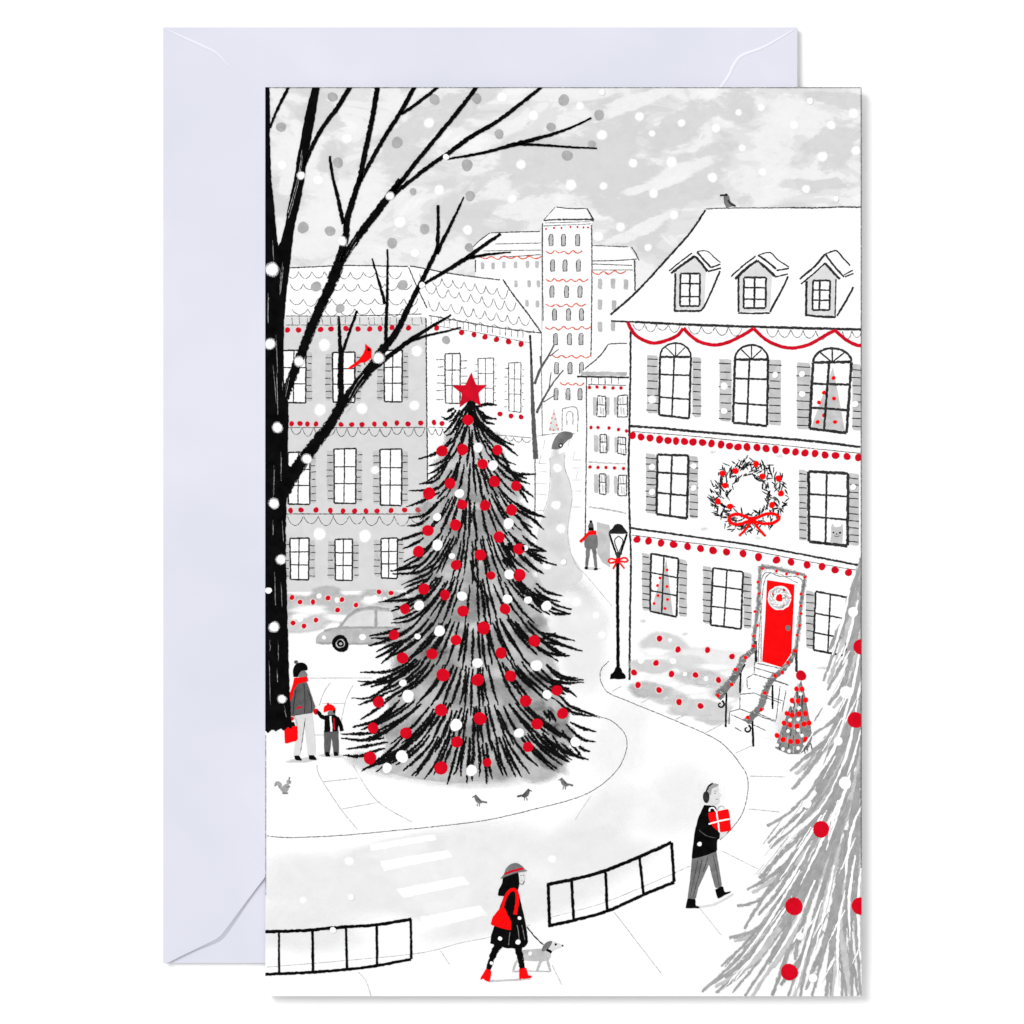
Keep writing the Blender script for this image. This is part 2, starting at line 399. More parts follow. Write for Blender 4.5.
# the lane between the houses
lane = [(549, 458), (551, 480), (548, 503), (538, 530), (536, 560), (540, 585), (556, 590), (575, 584), (583, 574),  (570, 551), (568, 535), (569, 520), (572.5, 499), (570, 483), (565, 467), (565, 452)]
a.fill(smooth(lane, 3), 'g223')
for x, y, rx, ry in ((556, 455, 6, 8), (557, 480, 8, 12), (560, 495, 9, 14), (555, 520, 14, 14), (557, 545, 14, 14)):
    a.blob(x, y, rx, ry, 'w205', 0, .6, cov=.7)
a.blob(566, 592, 40, 18, 'w225', .3, .7, cov=.9); a.blob(580, 612, 34, 22, 'w240', .3, .7); a.blob(562, 600, 26, 12, 'snow', .2, .8, cov=.8)
a.build('road', card)
a = Art(3)
F = 'faint'
for pts, w, m in [
    ([(267, 836), (290, 837.5), (340, 835.5), (400, 830), (440, 826), (487, 820), (531, 810), (576, 798), (600, 786), (617, 770), (625, 755), (627, 742), (623, 731), (611, 720.5), (601, 717), (582, 710)], .9, 'pencil'),
    ([(609, 661), (602, 668), (600, 675), (602, 684), (609, 693), (630, 702), (675, 720.5), (708, 735), (724, 745), (738.4, 761.5), (747, 776), (747.5, 794), (742.5, 813), (733, 827), (720, 840)], .9, 'pencil'),
    ([(570, 551), (577, 567), (584, 573), (601, 593), (612, 606)], .7, F), ([(565, 455), (564.5, 467), (570, 483), (572, 499), (568.6, 520), (568, 538), (570.4, 551)], .8, F),
    ([(550, 458), (550, 480), (548, 499), (543, 512)], .7, F), ([(267, 967), (340, 961), (420, 953), (460, 943), (490, 937), (530, 925)], .7, F), ([(552, 917), (600, 904), (640, 888), (690, 866)], .6, F),
    ([(310, 678), (372, 678)], .8, F), ([(331, 682), (324, 692), (319, 706)], .8, F), ([(353, 685), (346, 700), (341, 722)], .8, F), ([(322, 703.5), (345, 703.5)], .7, F), ([(314, 735), (326, 735)], .7, F),
    ([(317, 765), (320, 777), (340, 808), (358, 830)], .8, F), ([(353, 765), (376, 800), (412, 822)], .8, F), ([(322, 782), (358, 778)], .8, F), ([(342, 809), (380, 802)], .8, F),
    ([(611, 692), (622, 686)], .8, F), ([(641, 703), (652, 697)], .8, F), ([(675, 720), (688, 713)], .8, F), ([(704, 733.7), (722, 724)], .8, F), ([(735.7, 753), (753, 745)], .7, F), ([(749.6, 776), (786, 777)], .8, F), ([(748.6, 809), (780, 812)], .8, F),
    ([(722, 851), (760, 870)], .7, F), ([(614, 912), (661, 973)], .8, F), ([(552, 965), (562, 985)], .8, F), ([(358, 972), (366, 981), (371, 996)], .8, F), ([(440, 950), (450, 965)], .7, F), ([(697, 905), (722, 936)], .6, F),
    ([(575, 820), (588, 800), (592, 795)], .6, F), ([(531, 437), (560, 433), (575, 434)], .7, F)]:
    a.stroke(pts, w, m, jit=.15)
for y in (463, 471, 483, 494, 510):
    a.stroke([(536, y), (547, y + 1)], .5, F, jit=.15); a.stroke([(572, y - 3), (581, y - 3)], .5, F, jit=.15)
for x, y in ((541, 455), (545, 440), (570, 437), (575, 450), (578, 470)): a.stroke([(x, y), (x - 2, y + 9)], .5, F, jit=.1)
a.build('pavement_lines', card)

# ---------- windows, garlands and shutters
def lerp(p, q, t): return (p[0] + (q[0] - p[0]) * t, p[1] + (q[1] - p[1]) * t)
def window(parent, TL, TR, BR, BL, v, hs, w=1.8, m='char', level=8, fillm='white', arch=0, shut=(), extra=None, wm=None, ticks='char', tickgrey='g200'):
    a = Art(level)
    if arch:
        cx = (TL[0] + TR[0]) / 2; rx = (TR[0] - TL[0]) / 2; cy = (TL[1] + TR[1]) / 2
        arc = [(cx - rx * math.cos(math.pi * k / 10), cy - arch * math.sin(math.pi * k / 10)) for k in range(11)]
        a.fill([TL] + arc + [TR, BR, BL], fillm)
    else:
        a.fill([TL, TR, BR, BL], fillm)
    if extra: extra(a)
    wm = wm or w * .8
    for p, q in ((TL, TR), (TR, BR), (BR, BL), (BL, TL)):
        a.stroke([p, lerp(p, q, .5), q], w, m, jit=.22)
    if v is not None: a.stroke([lerp(TL, TR, v), lerp(lerp(TL, TR, v), lerp(BL, BR, v - .03), .5), lerp(BL, BR, v - .03)], wm, m, jit=.2)
    for h in hs: a.stroke([lerp(TL, BL, h), lerp(lerp(TL, BL, h), lerp(TR, BR, h), .5), lerp(TR, BR, h)], wm, m, jit=.2)
    if arch:
        a.stroke(arc, w * .8, m, jit=.2)
        for k in (2.6, 5, 7.4):
            t_ = math.pi * k / 10; a.stroke([(cx, cy), (cx - rx * .92 * math.cos(t_), cy - arch * .95 * math.sin(t_))], w * .5, m, jit=.15)
    o = a.build('window', parent)
    for (x0, y0, x1, y1, sk, n) in shut:      # left, top, right, bottom, skew over the width, louvres
        s = Art(level)
        if tickgrey: s.fill(resample([(x0, y0), (x1, y0 + sk), (x1, y1 + sk), (x0, y1), (x0, y0)], 3)[:-1], tickgrey, jit=.25)
        for k in range(n):
            yy = y0 + (y1 - y0) * (k + .6) / n + R.uniform(-.8, .8)
            s.stroke([(x0 + R.uniform(-.8, 1), yy), (x1 - R.uniform(-.6, 1), yy + sk + R.uniform(-.4, .4))], 1.0, ticks, jit=.15)
        s.build('shutter', parent)
    return o
def beads(parent, pts, r, m='dkred', level=9, name='bead_garland', halo=False, line=None, ml='pencil'):
    a = Art(level)
    if halo:
        for x, y in pts: a.blob(x, y, r * 1.75, r * 1.75, 'halo', 0, .5, n=12, wob=0)
    if line: a.stroke(line, .9, ml, jit=.12)
    for x, y in pts: a.dot(x, y, r * R.uniform(.93, 1.08), m, r * R.uniform(1.0, 1.12))
    return a.build(name, parent)
def tiny_tree(apex, bl, br, dots, rd):
    def f(a):
        a.fill([apex, lerp(apex, br, .5), br, bl, lerp(apex, bl, .5)], 'g200')
        for x, y in dots: a.dot(x, y, rd, 'bred')
    return f

# ---------- far apartment tower
a = Art(2)
a.fill([(473, 247), (490, 233), (541, 231), (541, 440), (475.5, 440), (475.5, 260)], 'white')
a.fill([(592, 245), (629, 247), (639, 260.5), (635, 261), (635, 440), (592, 440)], 'white')
for pts, w in [([(473, 247), (480, 240), (490, 233)], 1), ([(491, 233), (515, 232), (540, 231.5)], 1.1), ([(495, 244), (541, 243)], .8), ([(483, 251), (541, 250)], .8), ([(500, 257), (520, 256), (541, 254.5)], .9),
               ([(475.5, 260), (475.5, 272)], 1.3), ([(592.5, 245.5), (628, 247)], 1), ([(631.5, 247), (635, 252), (639, 260.5)], 1.2), ([(592, 261), (615, 260.5), (637, 259)], 1.1), ([(592, 264), (632, 265.5)], .9), ([(592, 270), (633, 270)], .8), ([(634.5, 260), (634.8, 275), (635, 291)], 1.6)]:
    a.stroke(pts, w, 'line', jit=.15)
wings = a.build('apartment_wing', card)
def far_win(parent, x, y, w, h, m='g190', outline=False, level=4):
    a = Art(level)
    a.fill([(x - w / 2, y - h / 2), (x + w / 2, y - h / 2 - .3), (x + w / 2, y + h / 2), (x - w / 2, y + h / 2)], m, jit=.3)
    if outline:
        a.stroke([(x - w / 2, y + h / 2), (x - w / 2, y - h / 2 + 1), (x, y - h / 2 - 1), (x + w / 2, y - h / 2 + .5), (x + w / 2, y + h / 2)], .9, 'line', jit=.2)
        a.stroke([(x - w / 2, y + h / 2), (x + w / 2, y + h / 2)], .8, 'line')
    a.build('window', parent)
for x, y in [(482.5, 266), (493, 266), (504, 265), (515.5, 265), (527.5, 264.5), (537, 264.5), (516, 284), (529, 284), (538.5, 284), (527, 303.5), (537.5, 304)]: far_win(wings, x, y, 3.4, 7)
for x, y in [(600, 284), (613, 283.5), (626, 284.5), (600, 304.5), (614, 305.5), (600, 327), (613, 326)]: far_win(wings, x, y, 4.4, 10)
def wavy(parent, x0, x1, y, n, level=5, m='fred', w=1.3, amp=2.6, slope=0):
    a = Art(level)
    p = []
    for i in range(n):
        xa = x0 + (x1 - x0) * i / n; d = (x1 - x0) / n; yy = y + slope * i / n + R.uniform(-.5, .5)
        p += [(xa, yy - amp / 2), (xa + d * .3, yy + amp / 2 - .4), (xa + d * .6, yy + amp / 2)]
    p.append((x1, y + slope - amp / 2)); a.stroke(p, w, m, jit=.2); a.build('scalloped_garland', parent)
wavy(wings, 479, 542, 257.5, 5); wavy(wings, 592, 626, 272.5, 3)
a = Art(3)
a.fill([(543, 221), (555, 207.5), (586.5, 208.5), (593, 220), (591.8, 225), (592, 300), (591, 436), (542.5, 436)], 'white')
for pts, w in [([(543.5, 220.5), (549, 214), (555, 207.5)], 1), ([(556, 207), (570, 208.5), (586, 208.5)], 1.1), ([(586.5, 208.5), (590, 214), (593, 219.5)], 1.5), ([(543.5, 220.5), (560, 219.5), (592, 219.5)], 1.7), ([(590, 219.5), (594, 220)], 2.4), ([(545, 223), (590, 221.7)], .8), ([(543, 226), (591, 224)], .9),
               ([(542.5, 223), (542.4, 270), (543, 321)], 1.2), ([(591.5, 225), (592, 270), (591.5, 320), (591, 357)], 1.2), ([(541.5, 333), (541.5, 380), (542.5, 436)], .9),
               ([(562, 431), (562.5, 410), (564, 408.5), (577, 408.5), (577.5, 432)], .9), ([(567, 425), (567, 413), (572.5, 413), (573, 426)], .9)]:
    a.stroke(pts, w, 'line' if w > 1 else 'pencil', jit=.15)
tower = a.build('apartment_tower', card)
for y, xs in ((240.5, (551, 563.5, 577.5)), (266, (552.5, 565, 578.5)), (292, (552, 566.5, 580)), (315, (554.5, 568.5, 581.5)), (339.5, (555.5, 569.5, 581)), (368.5, (556.5, 570, 581.5)), (394.5, (556, 568, 580))):
    for x in xs: far_win(tower, x, y, 3.8, 10.5, 'g190', True)
for x0, x1, y, n in ((546, 582, 252, 4), (546, 588, 280, 5), (546, 586, 305, 4), (545, 591, 328, 5), (552, 591, 356.5, 4), (560, 584, 384, 3)): wavy(tower, x0, x1, y, n)
beads(tower, [(546, 229), (554, 228), (561.5, 228), (570.5, 227), (577.5, 227), (583.5, 227.5), (588, 227.5)], 1.0, level=4)
a = Art(4); a.fill([(554, 408), (548.5, 431), (559.5, 431)], 'g223')
for x, y in ((554, 414), (552, 418), (555.5, 419), (551, 423), (556.5, 425), (550, 429), (553.5, 430), (558, 429)): a.dot(x, y, .9, 'fred')
a.build('christmas_tree', tower)
a = Art(5)    # parked car up the lane
a.fill(smooth([(551.5, 448), (553, 442), (557, 435), (563, 431.5), (570, 432), (573, 434), (571.5, 438), (568, 440), (564, 444), (561, 448), (556, 449.5), (551.5, 449)], 3), 'g120')
a.dot(560.7, 445.5, 2.2, 'black'); a.dot(560.7, 445.5, 1, 'white')
a.build('car', card, 'small grey car seen from behind on the far lane')

# ---------- mid house beside the tower
a = Art(5)
a.fill([(584, 370), (600, 355), (608, 344.5), (630, 343), (630, 560), (586, 548), (586.5, 377), (577, 376.5)], 'white')
a.fill([(582, 371.5), (627, 372), (627, 376), (580, 375.5)], 'g190', jit=.4)
for pts, w, m in [([(585, 368.7), (600, 356), (608, 344.5)], 1.4, 'line'), ([(608, 344.5), (616, 343.5), (627, 343.5)], 1.2, 'line'), ([(577, 376.5), (600, 377), (629, 377.5)], 1.7, 'char'), ([(588, 384.5), (626, 385.5)], .9, 'line'),
                  ([(586.5, 377), (586.5, 430), (586, 480), (585, 546)], 1.2, 'line'), ([(588, 462), (626, 464)], 1.4, 'faint'), ([(589, 507), (605, 509), (627, 513.5)], 2, 'faint')]:
    a.stroke(pts, w, m, jit=.15)
for x in (591.5, 598.5, 605, 611.5, 618.5): a.stroke([(x, 378), (x, 384)], .9, 'line')
a.fill([(597, 522), (610, 525), (610, 568), (602, 562), (597, 552)], 'g200', jit=.3)
mid = a.build('corner_house', card)
for TL, TR, BR, BL, sh in [((597.5, 396), (605.5, 396.5), (606, 417), (597, 416.5), [(593, 397, 596.5, 416, 0, 0), (606.5, 397, 609.5, 416, 0, 0)]), ((618, 396), (627.5, 395), (627.5, 417), (617.5, 417), [(614, 397, 617, 416, 0, 0)]),
                       ((600, 434.5), (606.5, 434.5), (607, 453), (600, 452.5), [(594, 435, 598.5, 452, 0, 0), (607.5, 435, 609.5, 452, 0, 0)]), ((618, 437), (625.5, 437.5), (626, 455), (617.5, 453), [(614.5, 437, 617, 453, 0, 0)]),
                       ((599.5, 473.5), (606, 474), (606, 494.5), (599.5, 494), [(594, 474, 598.5, 493, 0, 0), (606.5, 475, 609.5, 494, 0, 0)]), ((618.5, 475.5), (626.5, 475), (626.5, 496), (618, 495.5), [(614, 476, 617.5, 494, 0, 0)])]:
    window(mid, TL, TR, BR, BL, None, (.42,), 1.3, 'line', 6, 'white', shut=sh, extra=lambda a, p=TL, q=BR: [a.stroke([(p[0] + u, p[1] + v), (p[0] + u + .5, p[1] + v + 7)], 1.2, 'g200') for u, v in ((2, 2), (4.5, 1), (3, 11), (5.5, 12))])
for ps in ([(589.5, 387.5), (597, 387), (604.5, 387.5), (613, 388), (621, 388)], [(591, 427.5), (598, 427.5), (609, 428), (618.5, 429.5), (626.5, 431)], [(590, 467), (598, 467.5), (606, 467.5), (614.5, 468), (623.5, 468.5)]):
    beads(mid, ps, 1.6, level=7, halo=True)

# ---------- left house
a = Art(4)
a.fill([(278, 268), (350, 266), (410, 266), (447, 273), (503, 279.5), (541.5, 333), (532, 333), (533, 440), (533, 560), (400, 592), (280, 592)], 'white')
a.fill([(278, 325.5), (426, 325.5), (427.5, 480), (428, 590), (278, 592)], 'g215')
a.fill([(278, 317), (426, 317), (426, 325.3), (278, 325.3)], 'g223')
for pts, w, m in [([(288, 268), (320, 266.5), (350, 265.5), (408, 266.5)], 1.2, 'line'), ([(410, 266), (430, 269.5), (447, 273), (475, 277), (500, 280)], 1.3, 'line'), ([(503, 279.5), (512, 293), (528, 314), (541.5, 333)], 1.6, 'line'),
                  ([(408.5, 267), (418, 289), (427, 308)], 1.2, 'line'), ([(286, 316), (350, 316), (422, 314)], 1, 'line'), ([(429, 315.5), (460, 321), (500, 328), (542, 333)], 1.1, 'line'), ([(286, 325), (420, 325)], .8, 'pencil'), ([(430, 325), (450, 328), (490, 335), (530, 343)], .8, 'pencil'),
                  ([(426, 318), (426.5, 380), (427.5, 480)], 1.4, 'line'), ([(285, 427.5), (425, 427.5)], .9, 'pencil'), ([(428, 427), (452, 428)], .9, 'pencil'), ([(497, 435), (515, 436.5), (531, 438)], .9, 'pencil'), ([(286, 514), (425, 514)], 1, 'line'),
                  ([(530, 335), (530.8, 350), (532, 378)], 2.0, 'char'), ([(535, 440), (535, 500), (535, 520)], 1.1, 'line')]:
    a.stroke(pts, w, m, jit=.15)
x = 292
while x < 424: a.stroke([(x, 317), (x + R.uniform(-.5, 1.5), 324.5)], .8, 'pencil', jit=.1); x += R.uniform(5.5, 9)
for k in range(16):
    x = 432 + k * 6.1 + R.uniform(-1, 1); y = 316 + (x - 430) * .155; a.stroke([(x, y), (x, y + 8.5)], .8, 'pencil', jit=.1)
for y, n, x0, x1 in ((276, 9, 286, 402), (288, 9, 290, 412), (303, 9, 289, 418), (313, 8, 292, 418)):
    a.scallops(x0, y - 4, x1, y - 4, n, 6.5, 'pencil', .8)
for (x0, y0, x1, y1, n) in ((420, 274, 508, 290, 8), (425, 285, 516, 303, 8), (428, 300, 530, 319, 9), (440, 316, 534, 331, 7)):
    a.scallops(x0, y0, x1, y1, n, 9 if n > 7 else 3, 'pencil', .8)
a.scallops(291, 427.5, 425, 428, 12, 8, 'pencil', .9); a.scallops(428, 428, 450, 429, 3, 7, 'pencil', .9); a.scallops(497, 436, 531, 439, 4, 4, 'pencil', .8); a.scallops(288, 516, 425, 516, 9, 9, 'pencil', .9)
lh = a.build('grey_house', card, 'grey and white terraced house with scalloped snowy roof')
def lw(x0, y0, x1, y1, L=True, Rr=True, n=7, w=1.5, grey='g200', sw=7, m='char', sk=0):
    sh = []
    if L: sh.append((x0 - sw, y0 + 2, x0 - .8, y1 - 1, 0, n))
    if Rr: sh.append((x1 + .8, y0 + 2, x1 + sw - 1, y1 - 1, 0, n))
    window(lh, (x0, y0 + .5), (x1, y0), (x1 - .3, y1 + .5 + sk), (x0 + .4, y1), .48, (.33, .64), w, m, 6, 'white', shut=sh, wm=w * .75, tickgrey=grey, ticks='line' if m == 'char' else 'pencil')
lw(283, 350, 306, 402.5, False, True); lw(332.5, 352, 355, 402); lw(384, 350, 402.3, 401.5)
lw(288, 452, 310, 504, False, True); lw(334, 448.5, 356, 503); lw(380, 449, 401.8, 505)
lw(290, 538, 309, 579.5, True, True, 5); lw(335, 539, 352.5, 580, True, True, 5); lw(381, 538, 397.5, 578, True, True, 5)
lw(445, 353.5, 460.3, 403, True, True, 6, 1.4, None, 8, 'line'); lw(478, 358, 493.7, 404, True, True, 6, 1, None, 4, 'line', 1); lw(508.5, 362.5, 521, 411, True, True, 6, 1, None, 4, 'line', 1)
beads(lh, [(287.5, 330), (298.5, 330), (320.6, 329.5), (331, 329), (346, 328.5), (358, 329), (369.7, 329), (380, 328.5), (392, 327.5), (408.5, 328)] + [(436.7, 328), (461.6, 332.5), (474, 334.6), (485, 337), (496.5, 339.5), (508.5, 341.6), (521, 344)], 2.6, level=7)
beads(lh, [(291.6, 423.7), (300, 423.5), (307.4, 424), (316, 424), (341, 424.5), (351.7, 424.5), (362, 424.5), (374.4, 424), (385, 424), (396.8, 423), (408, 424), (420.7, 423), (434, 422.5), (442, 423.5), (500, 414), (511, 416), (521, 417)], 2.4, level=7)
beads(lh, [(290.6, 510.5), (301, 510), (316, 510), (330.4, 510.5), (343, 511), (354.6, 511), (366, 511), (377, 511), (391, 510.5), (404.6, 510), (418, 510)], 2.5, level=7)
# bare young tree at the corner of the lane
a = Art(8)
a.stroke([(531.5, 365), (532.5, 400), (534, 430), (535.8, 459)], 2.2, 'g90', 5)
for p, w, w1 in (([(534.5, 384), (541, 368), (549, 355), (554, 345)], 2.4, 1.2), ([(550, 356), (558.7, 349)], 1, .7), ([(536.4, 413), (543.4, 399), (553, 383), (563.5, 370)], 2.2, .9), ([(543.5, 402), (555, 395)], 1, .8), ([(549, 388), (551, 372)], .9, .6), ([(540.5, 356), (541.5, 367)], 1.6, 1.8)):
    a.stroke(p, w, 'g90', w1)
a.build('bare_sapling', card)

# ---------- town house on the right
a = Art(8)
a.fill([(706, 209), (724, 208), (790, 207.5), (862, 207), (862, 720), (700, 720), (630, 690), (630, 322), (611, 321), (610, 315), (630, 297), (665, 261), (690, 234)], 'white')
for pts, w, m in [([(706, 209), (724, 208.2), (760, 208), (790, 207.8)], 1.1, 'line'), ([(790, 207.8), (820, 207.8), (840, 207), (862, 207.3)], 1.6, 'line'), ([(705.5, 210), (690, 233), (665, 261), (648, 280), (630, 298), (610, 315)], 2.0, 'char'),
                  ([(611, 321), (635, 322), (660, 323)], 1.6, 'char'), ([(635, 322), (660, 323.3), (700, 325), (745, 326.5), (800, 328), (862, 329.5)], 2.4, 'char'),
                  ([(630.7, 331), (630.3, 380), (629, 445), (628.5, 470), (630, 530), (631, 560), (630, 620), (629.5, 680)], 1.9, 'char'),
                  ([(629.5, 426), (660, 428), (690, 431), (745, 435.5), (800, 440), (861, 447)], 2.4, 'char'), ([(632, 431.5), (690, 436), (750, 442), (861, 453.5)], .8, 'line'),
                  ([(631, 528), (680, 535), (745, 544), (800, 554), (858, 565)], 2.0, 'char'), ([(632, 535), (700, 544), (745, 549.5), (800, 560), (860, 571)], .8, 'line')]:
    a.stroke(pts, w, m, jit=.2)
a.scallops(633, 324, 680, 325, 4, 7, 'pencil', .9); a.scallops(688, 326, 742, 328, 4, 7.5, 'pencil', .9); a.scallops(766, 329, 828, 331, 5, 8, 'pencil', .9); a.scallops(842, 331, 862, 331, 2, 8, 'pencil', .9)
for x, y, w_ in ((713, 452, 6), (704, 529, 8), (780, 456, 8), (758, 538, 6), (643, 621, 7), (685, 634, 6), (764, 570, 6), (822, 668, 10)): a.blob(x, y, w_ * .6, 2, 'w205', 0, .5, cov=.8)
th = a.build('townhouse', card, 'white snow-covered townhouse with dormers and red garlands')
# dormers
def dormer(face, lines, win, v, hs):
    a = Art(9); (x0, y0, x1, y1) = win
    a.fill(face, 'g223'); a.fill([(x0, y0), (x1, y0), (x1 - .5, y1), (x0 - .5, y1)], 'white')
    for pts, w in lines: a.stroke(pts, w, 'char', jit=.2)
    for p, q in (((x0, y0), (x1, y0)), ((x1, y0), (x1 - .5, y1)), ((x1 - .5, y1), (x0 - .5, y1)), ((x0 - .5, y1), (x0, y0)), ((v, y0), (v - .5, y1))): a.stroke([p, q], 1.9, 'char', jit=.2)
    for h in hs: a.stroke([(x0, h), (x1, h + .3)], 1.5, 'char', jit=.2)
    a.build('dormer', th)
dormer([(676, 272), (695, 257), (706, 270), (704, 309), (675, 310)],
       [([(669, 271), (680, 262), (692, 253)], 1.3), ([(671, 273.5), (682, 265), (695, 256)], 2.6), ([(695, 256), (702, 264), (707.5, 271.5)], 2.4), ([(697, 252), (704, 260), (711, 267.5)], 1.8), ([(711, 267.5), (721, 264)], 1.4), ([(697, 251.5), (707, 251), (714, 257), (721, 263)], 1),
        ([(708, 271.5), (721, 268)], 1.5), ([(675.5, 273), (674.5, 311)], 2), ([(674, 311), (700, 311)], 2), ([(700, 311), (704, 307), (712, 290), (720, 271)], 1.8)], (680.5, 273.5, 700, 306), 690, (283.5, 296.5))
dormer([(739, 277), (757.5, 262), (772, 276), (770, 311), (739, 312)],
       [([(731, 276.5), (744, 265), (756, 256)], 1.4), ([(735, 279), (747, 268), (757.5, 260.5)], 2.6), ([(757.5, 260.5), (766, 268), (775, 276.5)], 2.6), ([(758, 255), (768, 262), (776, 269)], 1.9), ([(776.5, 270.5), (789, 268.5)], 1.5), ([(758.5, 255), (770, 252.7), (778, 260), (789, 267)], 1.2),
        ([(775, 277), (788, 274)], 1.3), ([(738.5, 277), (738.5, 312)], 2), ([(738, 313), (755, 313.5), (770, 313)], 1.6), ([(770, 312), (780, 293), (788.5, 276)], 1.9)], (744, 277.5, 766, 308), 754.7, (287.5, 299))
dormer([(807, 280), (825, 264), (837, 279), (836, 316), (806, 314)],
       [([(799.5, 279), (814, 267), (825, 254)], 1.9), ([(801, 284), (812, 275), (825, 263)], 1.5), ([(825, 263), (832, 271), (840, 279.5)], 2.4), ([(825, 254), (834, 266), (844, 277)], 1.9), ([(844, 275), (853, 270)], 1.4), ([(825.5, 254), (836, 250.5), (843, 258), (850.5, 266)], 1.5),
        ([(845, 277), (853.5, 273.5)], 1.4), ([(806.5, 281), (806, 315)], 2.2), ([(805, 315), (820, 316.5), (836, 317)], 2.2), ([(836, 279), (835, 316)], 1.2), ([(837, 316), (846, 301), (853.5, 287)], 1.9)], (813, 280.5, 830, 310), 819.8, (290, 300))
SH = lambda x0, y0, x1, y1, sk=0.5, n=8: (x0, y0, x1, y1, sk, n)
window(th, (660, 357), (691, 357), (689, 418.5), (659, 415), .46, (.3, .69), 2.1, 'char', 9, arch=14, shut=[SH(647, 355, 658, 413, .5), SH(692.5, 357, 701, 417)])
window(th, (735, 359.5), (768, 359.5), (767, 426), (733, 422.5), .44, (.3, .69), 2.4, 'char', 9, arch=14.5, shut=[SH(719.5, 359, 731.5, 421), SH(769, 359.5, 781, 425)])
window(th, (813, 362.5), (851.5, 362), (846.5, 433), (809.5, 428.5), .42, (.32, .68), 2.8, 'char', 9, arch=14, shut=[SH(797, 362.5, 810.5, 429), SH(852.5, 364, 861.3, 430)],
       extra=tiny_tree((833, 367), (811, 428), (845, 431), [(833.5, 378), (824, 392.6), (834, 398.5), (819, 402.5), (824, 415.5), (817.5, 422), (835, 422)], 2))
window(th, (657.5, 454.5), (688.5, 455.5), (687, 518.5), (656.5, 514), .47, (.3, .64), 2.4, 'char', 9, shut=[SH(646, 453.5, 656, 513, .8, 9), SH(689.5, 456, 698, 518, .8, 9)])
def cat(a):
    a.fill([(831, 527), (832, 523), (834.5, 527), (840, 527), (842.5, 523), (843, 533), (842, 545), (830, 543.5), (831, 536)], 'g200', jit=.2)
    for x, y, r in ((833.5, 532.5, .9), (840, 532.8, 1.1), (836.5, 534, .7)): a.dot(x, y, r, 'black')
    a.stroke([(834, 535.5), (837, 536.5), (840, 535.5)], .6, 'line')
window(th, (808.5, 471.5), (848, 473.5), (847.5, 546), (809, 541.5), .46, (.32, .64), 3.0, 'char', 9, shut=[SH(799, 469.5, 807, 540, .5, 10), SH(849, 473, 859, 545, 1, 10)], extra=cat, wm=1.9)
window(th, (651, 553.5), (678.5, 558.5), (676.5, 617), (650, 611), .47, (.33, .64), 1.9, 'char', 9, shut=[SH(642, 553, 650, 610, 1), SH(679, 559, 687, 616, 1)],
       extra=tiny_tree((666.5, 559), (650.5, 611), (673, 616), [(667, 570), (660, 578), (657.5, 585.5), (667, 586.5), (658, 595.5), (667.5, 599.5), (654, 603.5), (665, 608.5)], 1.5))
window(th, (713, 568), (743, 572), (741, 629), (710.5, 625), .47, (.31, .67), 1.9, 'char', 9, shut=[SH(703, 566, 711.5, 623, 1), SH(743.5, 572, 751.5, 628, 1)])
window(th, (815.5, 591.5), (847, 597.5), (846, 656), (813.5, 650), .47, (.37, .7), 1.9, 'char', 9, shut=[SH(806, 590.5, 814, 648, 1)])
a = Art(10)
for s in ([(627.5, 322), (633, 332), (641, 339), (654, 343), (668, 340), (678, 335), (683.5, 328)], [(683.5, 328), (690, 335), (700, 342), (715, 345), (730, 341.5), (745, 334), (753.5, 328.5)],
          [(753.5, 328.5), (765, 339), (778, 345.5), (793, 348), (810, 344), (825, 335.5), (835, 330.5)], [(835, 330.5), (845, 339), (855, 344.5), (862, 345.7)]):
    a.stroke(s, 3.2, 'dkred', jit=.2)
a.build('swag_garland', th)
beads(th, [(632.5, 435.5), (641, 437), (650, 438), (659.5, 439.5), (668, 440.5), (676, 441), (684.5, 441.5), (693, 442), (702.5, 442.5), (711.5, 443.5), (721, 444.5), (729.5, 446), (738, 447), (747, 447), (757, 447.5), (766, 448.5), (775.5, 449.5), (786, 451), (795.5, 452), (805, 453), (815, 453.5), (825, 455), (835.5, 455.5), (847, 456.5), (858.5, 457.5)], 3.5, 'red', 10)
beads(th, [(637, 539.5), (648.5, 541), (661, 543), (673.5, 544.5), (687.5, 546.5), (700.5, 548.5), (713, 550.5), (726.5, 552), (743, 553.5), (758.5, 557), (776.5, 560), (791, 562), (807, 565), (822, 566.5), (835, 570), (848.5, 572.5)], 3.5, 'red', 10)
# big wreath
a = Art(11)
for k in range(330):
    t_ = (k * .61803 * 2 % 2) * math.pi; rr = R.uniform(20, 37); cx, cy = 748.5 + rr * math.cos(t_), 496 + rr * math.sin(t_) * .98
    d = t_ + (1 if k % 4 else -1) * R.uniform(.45, 1.3) * (1 if math.cos(t_) * 1 < 0.2 or math.sin(t_) > 0 else -1); L = R.uniform(4, 8.5)
    if rr < 24: d += math.pi
    a.stroke([(cx, cy), (cx + L * math.cos(d), cy + L * math.sin(d))], R.uniform(.8, 1.3), R.choice(['dry', 'line', 'line', 'black']), .5, R.uniform(1.0, 2.0))
wr = a.build('wreath', th)
a = Art(12)
for x, y in ((722.5, 473.5), (735.5, 471), (725, 485.5), (718, 501.5), (730, 506.5), (756, 464), (762.5, 476.5), (778.5, 478.5), (781, 493.5), (772, 505)): a.dot(x, y, 3, 'bred')
for p in ([(752, 520), (740, 514.5), (731, 515.5), (729, 521), (737, 524.5), (752, 520)], [(752, 520), (765, 514.5), (774, 514), (779.5, 518), (773, 523), (762, 523.5), (752, 520)]): a.stroke(p, 2.8, 'bred')
